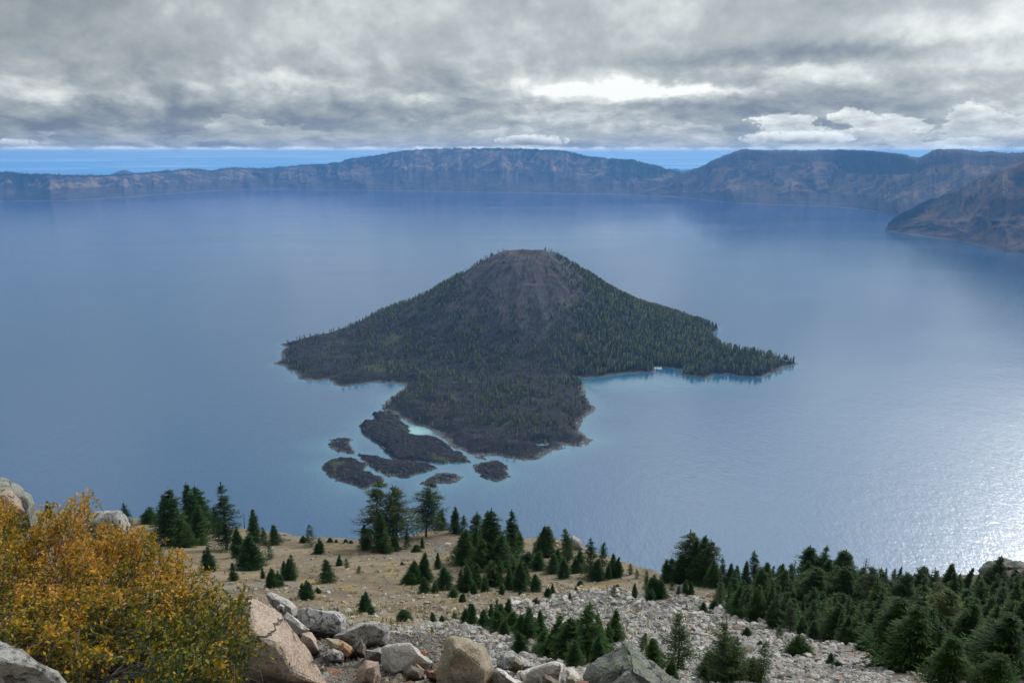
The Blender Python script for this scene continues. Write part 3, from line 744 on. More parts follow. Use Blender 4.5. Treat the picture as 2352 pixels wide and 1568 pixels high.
def ground_h(x, y):
    x = np.asarray(x, float); y = np.asarray(y, float)
    z0 = np.interp(y, _yt, _zt)
    ys = np.maximum(y, .5); px = CX+F*x/(ys*CT-z0*ST)
    yb = row_y(np.interp(px, *BR)+(fbm(px/30, px*0, 3, 4)-.5)*6)
    over = np.maximum(y-yb, 0)
    zb = np.interp(np.minimum(y, yb), _yt, _zt)
    z = np.where(over > 0, zb-over*.62-.55*over*np.clip(over/18, 0, 1), z0)
    am = np.clip(y/60, .08, 1)
    z = z+(fbm(x/16, y/16, 4, 60)-.5)*1.5*am*sstep(30, 60, y)+(fbm(x/2.2, y/2.2, 4, 61)-.5)*.35*am*sstep(2, 10, y)
    # boulder heap in front of the slope and a mound behind the shrub
    hp = -y*tan_dep(np.interp(y, [4, 5, 7, 8, 9, 10, 11, 12, 13, 14], [1700, 1655, 1602, 1574, 1547, 1520, 1496, 1476, 1460, 1454]))
    hp = np.where(y > 14, hp-(y-14)*1.0, hp)
    hp = hp+(fbm(x/.5, y/.5, 3, 71)-.5)*.12
    k = sstep(560, 680, px)*sstep(1150, 1010, px)*sstep(4, 6, y)*sstep(26, 18, y)
    z = z+np.maximum(hp-z, 0)*k
    md = -y*tan_dep(np.interp(y, [4, 5, 7, 9, 12, 15, 18], [1700, 1650, 1560, 1450, 1325, 1232, 1212]))
    md = np.where(y > 18, md-(y-18)*1.1, md)
    z = z+np.maximum(md-z, 0)*sstep(400, 290, px)*sstep(4, 6, y)*sstep(48, 30, y)
    return np.maximum(z, -H-8)+H
def talus_d(px, row):
    """rubble cover in photograph directions, 0..1"""
    up = np.interp(px, [0, 600, 880, 1000, 1100, 1180, 1250, 1350, 1450, 1550, 1650, 1800, 1900, 2000, 2060, 2351], [1560, 1440, 1450, 1440, 1415, 1392, 1372, 1350, 1352, 1362, 1385, 1420, 1450, 1510, 1568, 1700])
    edge = sstep(-14, 14, row-up+(fbm(px/40, row/16, 3, 90)-.5)*40)
    spr = .22*sstep(1330, 1400, row)*(px < 1300)
    ridge = .55*gauss(px, 1010, 45)*gauss(row, 1262, 28)+.45*gauss(px, 650, 60)*gauss(row, 1228, 10)+.4*gauss(px, 1290, 70)*gauss(row, 1285, 22)+.3*gauss(px, 620, 60)*gauss(row, 1340, 20)
    return np.clip(edge+spr+ridge, 0, 1)
def make_ground():
    yy = np.concatenate([np.linspace(-14, 3, 16), np.geomspace(3.3, 230, 460), np.linspace(234, 900, 60)])
    uu = np.linspace(-1.45, 1.45, 560)
    Yg, U = np.meshgrid(yy, uu, indexing='ij'); X = U*(np.maximum(Yg, 0)+16+.0*Yg)
    Z = ground_h(X, Yg); px, row = to_px(X, np.maximum(Yg, 1), Z)
    tl = np.where(Yg > 3, talus_d(px, row), .4)
    duff = .9*sstep(1600, 1700, px)*sstep(1480, 1400, row)+.9*gauss(px, 960, 90)*gauss(row, 1245, 16)+.6*gauss(px, 1120, 90)*gauss(row, 1300, 40)+.7*sstep(1900, 2100, px)
    tag(link('ground', np_mesh('slope', np.stack([X, Yg, Z], -1).reshape(-1, 3), grid_faces(*X.shape), M_ground, True, {'talus': tl, 'duff': np.clip(duff, 0, 1)})), kind='structure')
make_ground()
def on_ground(px, row):
    y = float(row_y(row)); t = float(tan_dep(row)); x = (px-CX)/F*y*(CT+t*ST); return x, y, float(ground_h(x, y))

# ------------------------------------------------------------------ foreground rocks
M_pink = mat_rock('pink tan rock', (.36, .25, .19), (.48, .37, .29), (.58, .50, .42), (.20, .165, .13), .60, .70, stain=(.52, .38, .27))
M_tan = mat_rock('ochre tan rock', (.34, .27, .18), (.46, .38, .27), (.55, .48, .38), (.24, .19, .12), .58, .70, stain=(.40, .26, .12))
M_pale = mat_rock('pale rock', (.48, .44, .40), (.60, .56, .51), (.66, .63, .59), (.34, .29, .24), .62, .74)
M_grey = mat_rock('grey lichened rock', (.26, .25, .245), (.40, .38, .36), (.50, .49, .47), (.07, .07, .065), .53, .60)
M_dgrey = mat_rock('lichen rock', (.13, .13, .125), (.24, .235, .22), (.34, .34, .32), (.19, .23, .14), .50, .60, stain=(.09, .085, .08))
M_brown = mat_rock('brown rock', (.15, .115, .085), (.25, .20, .15), (.34, .29, .24), (.10, .09, .07), .60, .70)
M_rust = mat_rock('rust rock', (.30, .13, .085), (.38, .20, .13), (.42, .28, .20), (.22, .14, .10), .60, .70)
M_speck = mat_rock('speckled rock', (.36, .345, .32), (.46, .44, .41), (.14, .13, .12), (.58, .56, .52), .56, .62)
M_talus = mat_rock('talus rock', (.33, .32, .305), (.48, .465, .44), (.62, .60, .58), (.30, .26, .21), .60, .72, scale=.7, island=True)
M_soilstone = mat_rock('slope stone', (.40, .35, .29), (.52, .48, .42), (.58, .55, .50), (.30, .25, .18), .60, .72, scale=.7, island=True)
import bmesh
def hull_rock(name, outline, dist, thick, mat, label, seed=0, rough=.015, front=.55, subs=5, lean=0.0, front_shift=(0, 0), parent=None):
    """a boulder whose outline from the viewpoint is `outline` at forward distance dist"""
    O = np.array(outline, float); c = O.mean(0)
    def ring(k, y, sh=(0, 0)):
        q = c+(O-c)*k+np.array(sh); return at_y(q[:, 0], q[:, 1], np.full(len(q), y))
    rr = np.random.default_rng(seed)
    P = [ring(1.0, dist), ring(front, dist-thick*.5, front_shift), ring(.93, dist+thick*.5), ring(.6, dist+thick*.95)]
    P[1][:, 1] += rr.uniform(-.12, .12, len(O))*thick
    P[2][:, 2] -= thick*.15; P[3][:, 2] -= thick*.4
    P = np.concatenate(P); o3 = P.mean(0)
    bm = bmesh.new()
    for p in P-o3: bm.verts.new(p)
    res = bmesh.ops.convex_hull(bm, input=bm.verts[:])
    bmesh.ops.delete(bm, geom=[v for v in bm.verts if not v.link_faces], context='VERTS')
    bmesh.ops.dissolve_limit(bm, angle_limit=R(9), verts=bm.verts[:], edges=bm.edges[:])
    sz = max(np.ptp(P, 0))
    bmesh.ops.bevel(bm, geom=bm.edges[:], offset=sz*.009, segments=1, affect='EDGES', clamp_overlap=True)
    bmesh.ops.triangulate(bm, faces=bm.faces[:])
    for _ in range(8):
        lim = sz/ (2**subs*.9)
        es = [e for e in bm.edges if e.calc_length() > lim]
        if not es or len(bm.verts) > 26000: break
        bmesh.ops.subdivide_edges(bm, edges=es, cuts=1); bmesh.ops.triangulate(bm, faces=[f for f in bm.faces if len(f.verts) > 3])
    bm.normal_update()
    for v in bm.verts:
        q = v.co/sz*5+Vector((seed*3.1, 0, 0))
        a = mnoise.fractal(q, .7, 2.1, 6)-1.6*abs(mnoise.noise(q*.9))
        ter = mnoise.noise(Vector((q.x*.6, q.y*.6, q.z*2.6)))      # broken ledges
        v.co += v.normal*(sz*rough*(a+.55*math.floor(ter*4)/4))
    me = bpy.data.meshes.new(name); bm.to_mesh(me); bm.free(); me.materials.append(mat)
    me.polygons.foreach_set('use_smooth', [False]*len(me.polygons))
    o = link(name, me, parent); o.location = o3
    if label: tag(o, label, 'rock', 'boulders on the near slope')
    return o
def z2(p): return [(540+a*.3115, 1080+b*.3115) for a, b in p]
def z3(p): return [(1080+a*.2732, 1140+b*.2732) for a, b in p]
def z1(p): return [(a*.3306, 1050+b*.3306) for a, b in p]
B = [
 ('boulder', z2([(-60,960),(60,905),(110,925),(300,1010),(470,1170),(560,1330),(640,1480),(720,1620),(-40,1750),(-90,1400)]), 6.8, 1.0, M_pink, 'large pinkish tan boulder split by a dark crack beside the orange shrub', dict(front=.5, front_shift=(-15, 18))),
 ('boulder', z2([(220,905),(260,888),(400,945),(470,1010),(480,1170),(300,1010)]), 13.5, .7, M_pale, 'long pale slab wedged behind the pinkish boulder', {}),
 ('rock', z2([(300,1000),(330,975),(370,1000),(360,1040),(310,1040)]), 12.6, .3, M_grey, 'small grey stone lying on the pale slab', {}),
 ('boulder', z2([(380,1040),(470,1100),(550,1170),(530,1190),(440,1170),(350,1080)]), 11.5, .4, M_pale, 'thin pale slab pointing right above the brown rubble', {}),
 ('boulder', z2([(455,1020),(520,1008),(760,1035),(820,1080),(815,1170),(760,1210),(560,1200),(458,1130)]), 13.2, 1.1, M_grey, 'grey block with black lichen along its flat top', dict(front=.8)),
 ('boulder', z2([(720,1215),(870,1160),(900,1120),(1000,1095),(1140,1130),(1145,1180),(1125,1290),(900,1320),(760,1260)]), 11.8, 1.1, M_grey, 'grey boulder with blackened lichen face right of the flat topped block', dict(front=.75)),
 ('boulder', z2([(1085,1300),(1180,1275),(1300,1275),(1400,1340),(1480,1410),(1450,1470),(1150,1480),(1070,1400)]), 9.3, .9, M_pale, 'broad nearly white flat boulder carrying a small dark stone', dict(front=.8)),
 ('boulder', z2([(1480,1440),(1540,1250),(1600,1210),(1740,1220),(1870,1320),(1925,1480),(1890,1640),(1500,1660)]), 7.4, 1.1, M_tan, 'rounded ochre tan boulder standing right of the brown rubble', dict(front=.65)),
 ('rock', z2([(485,1200),(560,1185),(600,1240),(630,1350),(560,1350),(480,1290)]), 10.6, .5, M_pink, 'tan block tucked against the pinkish boulder', {}),
 ('rock', z2([(640,1370),(720,1305),(805,1350),(805,1395),(700,1420)]), 10.0, .4, M_grey, 'grey wedge shaped stone beside the red one', {}),
 ('rock', z2([(755,1335),(795,1260),(870,1340),(840,1380),(770,1370)]), 10.2, .3, M_rust, 'brick red angular stone among the rubble', {}),
 ('rock', z2([(660,1230),(760,1235),(850,1290),(915,1330),(900,1370),(850,1350),(790,1270),(690,1290)]), 10.5, .5, M_tan, 'long tan block lying above the red stone', {}),
 ('rock', z2([(860,1290),(930,1230),(965,1290),(960,1370),(890,1340)]), 10.4, .4, M_brown, 'brown upright stone in the middle of the rubble', {}),
 ('rock', z2([(950,1320),(1080,1300),(1120,1360),(1060,1420),(960,1400)]), 9.9, .5, M_grey, 'grey slab against the white flat boulder', {}),
 ('rock', z2([(1350,1330),(1400,1315),(1418,1340),(1400,1370),(1360,1360)]), 9.1, .14, M_rust, 'small rusty stone perched on the white flat boulder', {}),
 ('rock', z2([(1272,1358),(1295,1350),(1310,1370),(1290,1380),(1272,1375)]), 9.0, .07, M_brown, 'tiny dark stone perched on the white flat boulder', {}),
 ('rock', z2([(890,1480),(960,1390),(1060,1400),(1075,1500),(1050,1600),(900,1600)]), 8.0, .5, M_pink, 'pinkish slab sloping down through the rubble', {}),
 ('rock', z2([(1240,1480),(1290,1430),(1380,1450),(1400,1530),(1340,1570),(1260,1540)]), 8.1, .4, M_brown, 'brown angular block at the middle of the rubble pile', {}),
 ('rock', z2([(1400,1470),(1500,1455),(1560,1500),(1560,1560),(1420,1530)]), 8.0, .35, M_rust, 'rusty brown block touching the ochre boulder', {}),
 ('rock', z2([(1310,1460),(1330,1410),(1400,1470),(1385,1500)]), 8.5, .2, M_rust, 'orange brown pointed stone on the rubble pile', {}),
 ('boulder', z3([(205,1400),(250,1320),(350,1290),(520,1390),(545,1430),(450,1470),(330,1470),(230,1440)]), 10.8, .8, M_grey, 'grey speckled boulder right of the ochre boulder', {}),
 ('rock', z3([(325,1380),(370,1340),(455,1400),(430,1455),(340,1440)]), 9.6, .35, M_brown, 'dark grey brown block leaning on the speckled boulder', {}),
 ('boulder', z3([(185,1470),(215,1430),(300,1450),(470,1568),(480,1640),(190,1640)]), 7.3, .6, M_pale, 'white triangular boulder at the foot of the ochre boulder', {}),
 ('boulder', z3([(390,1470),(480,1430),(600,1410),(640,1400),(720,1380),(800,1405),(805,1500),(800,1640),(400,1640)]), 7.7, .9, M_pale, 'big cream boulder beside the cracked pale block', dict(front=.75)),
 ('boulder', z3([(805,1440),(850,1425),(930,1480),(955,1560),(940,1640),(815,1640)]), 7.5, .6, M_pale, 'narrow cream block left of the pointed lichen boulder', {}),
 ('rock', z3([(600,1500),(620,1480),(780,1560),(790,1640),(605,1640)]), 7.0, .35, M_brown, 'pointed purplish brown stone at the bottom edge', {}),
 ('rock', z3([(800,1520),(860,1490),(910,1540),(905,1620),(805,1620)]), 6.9, .3, M_tan, 'tan knob of rock at the bottom edge', {}),
 ('boulder', z3([(940,1500),(1000,1420),(1180,1260),(1290,1180),(1350,1200),(1450,1350),(1560,1430),(1700,1510),(1750,1600),(1700,1700),(960,1660)]), 7.4, 1.2, M_dgrey, 'pointed grey boulder streaked with green lichen in the foreground', dict(front=.45, front_shift=(10, 22), rough=.02)),
 ('rock', z3([(1110,1600),(1230,1500),(1370,1400),(1430,1480),(1500,1640),(1120,1680)]), 6.9, .5, M_dgrey, 'lichened ledge leaning against the pointed boulder', dict(rough=.03)),
 ('boulder', z3([(1715,900),(1760,850),(1820,840),(1870,900),(1860,925),(1780,940),(1725,930)]), 66, 3.0, M_talus, 'largest white boulder of the rubble slope below the pine clump', {}),
 ('boulder', z1([(560,520),(600,410),(650,362),(800,355),(860,375),(900,440),(930,540),(930,680),(560,680)]), 15, 1.6, M_grey, 'pale boulder spotted black rising behind the orange shrub', dict(front=.8)),
 ('boulder', z1([(-150,160),(0,140),(70,160),(150,200),(215,260),(250,330),(250,580),(-150,580)]), 17, 1.8, M_dgrey, 'dark grey boulder at the left edge above the shrub', {}),
 ('boulder', z1([(-120,225),(10,210),(80,230),(150,300),(180,380),(100,450),(-120,450)]), 12, .9, M_pink, 'pinkish boulder in front of the dark one at the left edge', {}),
 ('boulder', z1([(-300,1330),(-60,1275),(20,1300),(150,1360),(290,1430),(310,1490),(390,1568),(470,1750),(-300,1800)]), 2.6, .7, M_speck, 'light grey speckled boulder in the bottom left corner', dict(front=.8)),
 ('outcrop', z3([(835,340),(855,322),(880,335),(905,380),(940,390),(965,430),(975,480),(880,480),(840,420)]), 124, 6, M_grey, 'jagged grey outcrop on the brink behind the conifers', dict(rough=.06)),
 ('outcrop', z3([(440,400),(500,385),(540,410),(545,470),(430,470)]), 132, 5, M_tan, 'tan crag on the brink beside a tall conifer', dict(rough=.05)),
 ('outcrop', z3([(700,375),(760,372),(780,400),(775,430),(700,430)]), 130, 4, M_tan, 'small orange crag between two brink conifers', dict(rough=.05)),
 ('outcrop', [(2238, 1345), (2243, 1308), (2262, 1300), (2268, 1290), (2300, 1286), (2308, 1281), (2327, 1284), (2333, 1293), (2380, 1296), (2400, 1360)], 112, 10, M_dgrey, 'dark crag rising behind the conifers at the right edge', dict(rough=.04)),
]
for i, (nm, ol, dist, th, mat, lab, kw) in enumerate(B):
    o = hull_rock(nm, ol, dist, th, mat, lab, seed=i+1, **kw)
    if nm == 'outcrop': o['category'] = 'outcrop'; del o['group']

# rubble heap and scattered stones
RK = [np_mesh('rock', *rock_shape(400+k, 3, 16, .02, (1, .5+.04*k, .42+.04*k)), M_talus) for k in range(8)]
RKm = {}
def rock_variants(mat, tag_):
    if tag_ not in RKm:
        L = []
        for me in RK:
            c = me.copy(); c.materials.clear(); c.materials.append(mat); L.append(c)
        RKm[tag_] = L
    return RKm[tag_]
def hull_stone(seed, n=13, flat=(1, .75, .6)):
    r = np.random.default_rng(seed); bm = bmesh.new()
    P = r.normal(size=(n, 3)); P /= np.linalg.norm(P, axis=1)[:, None]; P *= r.uniform(.7, 1.0, (n, 1))*np.array(flat)
    for p in P: bm.verts.new(p)
    bmesh.ops.convex_hull(bm, input=bm.verts[:]); bmesh.ops.delete(bm, geom=[v for v in bm.verts if not v.link_faces], context='VERTS')
    bm.verts.index_update(); bm.faces.ensure_lookup_table()
    V = np.array([tuple(v.co) for v in bm.verts]); Fc = np.array([[v.index for v in f.verts] for f in bm.faces if len(f.verts) == 3]); bm.free()
    return V, Fc
def put_rock(x, y, z, s, mat, tg, label, group, sink=.25):
    o = link('rock', random.choice(rock_variants(mat, tg)))
    o.location = (x, y, z+s*.42*(1-2*sink)*.6); o.scale = (s*random.uniform(.75, 1.2), s*random.uniform(.75, 1.2), s*random.uniform(.7, 1.1))
    o.rotation_euler = (random.uniform(-.45, .45), random.uniform(-.45, .45), random.uniform(0, 6.28))
    tag(o, label, 'rock', group); return o
M_rubble = mat_rock('broken brown rock', (.17, .14, .11), (.30, .26, .21), (.42, .38, .33), (.12, .10, .08), .60, .72, perobj=False, island=True)
def heap_rubble():
    parts = []; var = [hull_stone(700+k, 12, (1, .75, .6)) for k in range(10)]
    n = 2600; px = rng.uniform(640, 1130, n); y = rng.uniform(6.6, 14, n); z0 = ground_h((px-CX)/F*y*1.17, y); dep = y*CT+(H-z0)*ST; x = (px-CX)/F*dep; z = ground_h(x, y)
    for i in range(n):
        V, Fc = var[i % 10]; a = random.uniform(0, 6.28); ca, sa = math.cos(a), math.sin(a); s = .02+.045*random.random()**2+.02*(random.random() < .1); t = random.uniform(-.8, .8)
        V2 = np.stack([V[:, 0], V[:, 1]*math.cos(t)-V[:, 2]*math.sin(t), V[:, 1]*math.sin(t)+V[:, 2]*math.cos(t)], -1)
        parts.append((np.stack([(V2[:, 0]*ca-V2[:, 1]*sa)*s+x[i], (V2[:, 0]*sa+V2[:, 1]*ca)*s+y[i], V2[:, 2]*s+z[i]+s*.3], -1), [Fc]))
    V, Fl = merge(parts)
    tag(link('rubble', np_mesh('rubble', V, Fl, M_rubble)), 'small brown and grey chips filling the gaps between the big boulders', 'rubble', kind='stuff')
heap_rubble()
def ray_hit(px, row):
    t = float(tan_dep(row)); ys = np.arange(4, 60, .05); xs = (px-CX)/F*ys*(CT+t*ST); h = ground_h(xs, ys); k = int(np.argmax(h >= H-ys*t))
    return np.array([xs[k], ys[k], h[k]])
for k in range(170):                                     # brown rubble between the boulders
    px = random.uniform(722, 1010) if k < 110 else random.uniform(1130, 1640); row = random.uniform(1492, 1578) if k < 110 else random.uniform(1552, 1590)
    p = ray_hit(px, row)
    mat, tg = random.choice([(M_brown, 'b'), (M_brown, 'b'), (M_grey, 'g'), (M_rust, 'r'), (M_tan, 't'), (M_brown, 'b'), (M_pink, 'p')])
    put_rock(p[0], p[1], p[2]-.03, random.choice([.05, .07, .09, .12, .16])*random.uniform(.7, 1.2), mat, tg, 'small broken stone in the brown rubble between the big boulders', 'broken stones between the boulders')
def scatter_stones():
    N = 90000
    row = np.interp(rng.uniform(0, 1, N), [0, 1], [1215, 1596]); px = rng.uniform(480, 2360, N)
    y = row_y(row); t = tan_dep(row)
    ok = (row > np.interp(px, *BR)+1) & (y > 6)
    tl = talus_d(px, row)
    acc = np.clip(.15+.10*sstep(1300, 1400, row)+tl*.50, 0, 1)
    acc = np.where(px > 1640, acc*np.where(tl > .5, 1, .3), acc)
    acc = acc*.8
    ok &= (rng.uniform(0, 1, N) < acc) & ~((px < 1120) & (y < 17))
    px, row, y, t, tl = px[ok], row[ok], y[ok], t[ok], tl[ok]
    x = (px-CX)/F*y*(CT+t*ST)+rng.normal(0, .1, len(y)); z = ground_h(x, y)
    n = len(x)
    sz = np.where(tl > .4, .09+.19*rng.exponential(1, n)**1.25, .06+.12*rng.exponential(1, n)**1.2); sz = np.minimum(sz*.85, np.where(tl > .4, 1.3, .7)); sz = np.minimum(sz, y*.0095*rng.uniform(.4, 1.25, n))
    print('stones', n)
    order = np.argsort(-sz/y*np.where(y < 14, .2, 1)); big = order[:140]; rest = order[140:]
    for i in big:
        if tl[i] > .4: put_rock(x[i], y[i], z[i], sz[i], M_talus, 'ta', 'pale angular stone in the rubble slope below the trees', 'stones of the rubble slope')
        else: put_rock(x[i], y[i], z[i], sz[i], M_soilstone, 'ss', 'pale stone lying on the tan open ground', 'stones on the open ground')
    var = [hull_stone(600+k, 11+k % 5, (1, .6+.03*k, .4+.03*k)) for k in range(12)]
    for nm, sel, mat, lab in (('talus', rest[tl[rest] > .4], M_talus, 'loose grey white stones covering the rubble slope'), ('pebbles', rest[tl[rest] <= .4], M_soilstone, 'small pale stones strewn over the tan open ground')):
        parts = []
        for i in sel:
            V, Fc = var[random.randrange(12)]; a = random.uniform(0, 6.28); ca, sa = math.cos(a), math.sin(a); s = sz[i]*random.uniform(.7, 1.2)
            tilt = random.uniform(-.5, .5)
            V2 = np.stack([V[:, 0], V[:, 1]*math.cos(tilt)-V[:, 2]*math.sin(tilt), V[:, 1]*math.sin(tilt)+V[:, 2]*math.cos(tilt)], -1)
            parts.append((np.stack([(V2[:, 0]*ca-V2[:, 1]*sa)*s+x[i], (V2[:, 0]*sa+V2[:, 1]*ca)*s+y[i], V2[:, 2]*s+z[i]+s*.15], -1), [Fc]))
        V, Fl = merge(parts)
        tag(link(nm, np_mesh(nm, V, Fl, mat)), lab, 'stones', kind='stuff')
scatter_stones()

# ------------------------------------------------------------------ foreground conifers
def conifer_mesh(seed, W=.2, levels=30, per=8, base=.04, droop=.12, power=.85, clump=.03, gap=0.0, rnd=.25, multi=1, leafn=8):
    """unit-height conifer: trunk parts and needle sprays"""
    r = np.random.default_rng(seed); T = []; tint = []; tr = []
    stems = [(0, 0, 1.0)]+[(r.uniform(-.13, .13), r.uniform(-.10, .10), r.uniform(.6, .92)) for _ in range(multi-1)]
    for sx, sy, hh in stems:
        bend = r.uniform(-.012, .012, 2)
        def axis(h): return np.array([sx*min(1, h*3+.4)+bend[0]*math.sin(h*5), sy*min(1, h*3+.4)+bend[1]*math.sin(h*4), h*hh])
        tr.append(tube([axis(h) for h in (-.03, .15, .4, .7, .97)], [.020*hh, .016*hh, .011*hh, .006*hh, .0015], 6))
        ph = r.uniform(0, 6.28, 3)
        for l in range(levels):
            f = (l+r.uniform(-.3, .3))/levels; f = min(max(f, 0), .985); h = base+(1-base)*f
            if gap and r.uniform() < gap*(1-f): continue
            Rl = W*(hh**.6)*((1-f)**power+.025)*(1-.35*math.exp(-f*14) if base < .1 else 1)
            a0 = r.uniform(0, 6.28)
            for k in range(per if f < .8 else max(4, per-3)):
                a = a0+k*6.283/per+r.uniform(-.4, .4); L = Rl*r.uniform(1-rnd*1.6, 1+rnd)*(1+.22*math.sin(a*2+ph[0]+f*7)+.16*math.sin(a*3+ph[1]-f*13)); L = min(L, Rl*1.35)
                if L < .006: continue
                out = np.array([math.cos(a), math.sin(a), 0]); sd_ = np.array([-math.sin(a), math.cos(a), 0]); o = axis(h)
                nn = max(2, int(leafn*(.35+.65*L/W)))
                lift = r.uniform(-.06, .10)
                tipc = r.uniform(.0, .25)
                for q in range(nn):
                    s = .2+.8*(q+r.uniform(0, 1))/nn
                    p = o+out*L*s+np.array([0, 0, L*(lift*s*2-droop*4*s*s*.5+ .30*max(0, s-.75))])
                    for side in (-1, 1, 0):
                        wdt = (1-s*.55)*L*.42*side*r.uniform(.3, 1)
                        c = p+sd_*wdt+np.array([0, 0, r.uniform(-.5, .35)*clump])
                        d = out*(.75)+sd_*side*.6+r.normal(0, .33, 3); d[2] = d[2]*.7-.02; d /= np.linalg.norm(d)
                        ln = clump*r.uniform(.8, 1.5); w = clump*r.uniform(.22, .36)
                        b = np.cross(d, [r.uniform(-.4, .4), r.uniform(-.4, .4), 1]); b /= np.linalg.norm(b)+1e-9
                        T += [c-d*ln*.3+b*w*.5, c-d*ln*.3-b*w*.5, c+d*ln*.35-b*w*.6, c+d*ln, c+d*ln*.35+b*w*.6]
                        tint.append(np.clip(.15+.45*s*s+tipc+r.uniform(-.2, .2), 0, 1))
                if L > .08: tr.append(tube([o, o+out*L*.5+np.array([0, 0, L*(lift-droop*.5)]), o+out*L*.9+np.array([0, 0, L*(lift*1.8-droop*1.6)])], [.005, .0035, .001], 3))
        # leader shoot
        for q in range(5):
            c = axis(.97+.012*q); 
            for _ in range(2):
                d = r.normal(0, .35, 3); d[2] = 1; d /= np.linalg.norm(d); b = np.cross(d, [1, .3, 0]); b /= np.linalg.norm(b); ln = .02; w = .005
                T += [c+b*w, c-b*w, c+d*ln*.5-b*w, c+d*ln, c+d*ln*.5+b*w]; tint.append(.4)
    T = np.array(T); Fp = np.arange(len(T)).reshape(-1, 5)
    return merge(tr), (T, [Fp]), np.array(tint)
KINDS = {}
def kind(nm, mats, n, **kw):
    L = []
    for k in range(n):
        tr, cr, ti = conifer_mesh(hash_(nm)+k*13, **kw)
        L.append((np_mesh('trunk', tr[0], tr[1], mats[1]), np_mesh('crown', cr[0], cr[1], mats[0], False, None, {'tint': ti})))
    KINDS[nm] = L
def hash_(s): return sum(ord(c)*(i+3) for i, c in enumerate(s))
kind('cone', (M_needle, M_bark), 4, W=.21, levels=30, per=8, clump=.032)
kind('wide', (M_needle, M_bark), 3, W=.33, levels=26, per=8, clump=.036, power=.75, leafn=11, rnd=.32)
kind('clump', (M_needle, M_bark), 3, W=.24, levels=18, per=6, clump=.034, multi=4, leafn=8, rnd=.3)
kind('slim', (M_needle, M_bark), 3, W=.16, levels=30, per=7, clump=.027)
kind('ragged', (M_needle, M_bark), 4, W=.20, levels=22, per=6, clump=.032, base=.12, gap=.30, rnd=.5, power=.7, leafn=8)
kind('tall', (M_needle2, M_bark), 3, W=.27, levels=19, per=7, clump=.030, base=.20, power=.45, gap=.12, rnd=.42, droop=.05, leafn=14)
kind('sparse', (M_needle2, M_bark), 3, W=.28, levels=17, per=6, clump=.032, gap=.25, rnd=.4, droop=-.12, power=.6, leafn=11)
kind('bush', (M_needle, M_bark), 3, W=.62, levels=14, per=9, clump=.055, multi=4, power=.55, leafn=12)
LAB = {'ragged': 'ragged thin conifer', 'cone': 'dark green conical conifer', 'wide': 'broad based dark conifer', 'clump': 'many topped young conifer', 'slim': 'narrow dark conifer', 'tall': 'tall open crowned conifer', 'sparse': 'thin airy olive green pine', 'bush': 'low rounded evergreen'}
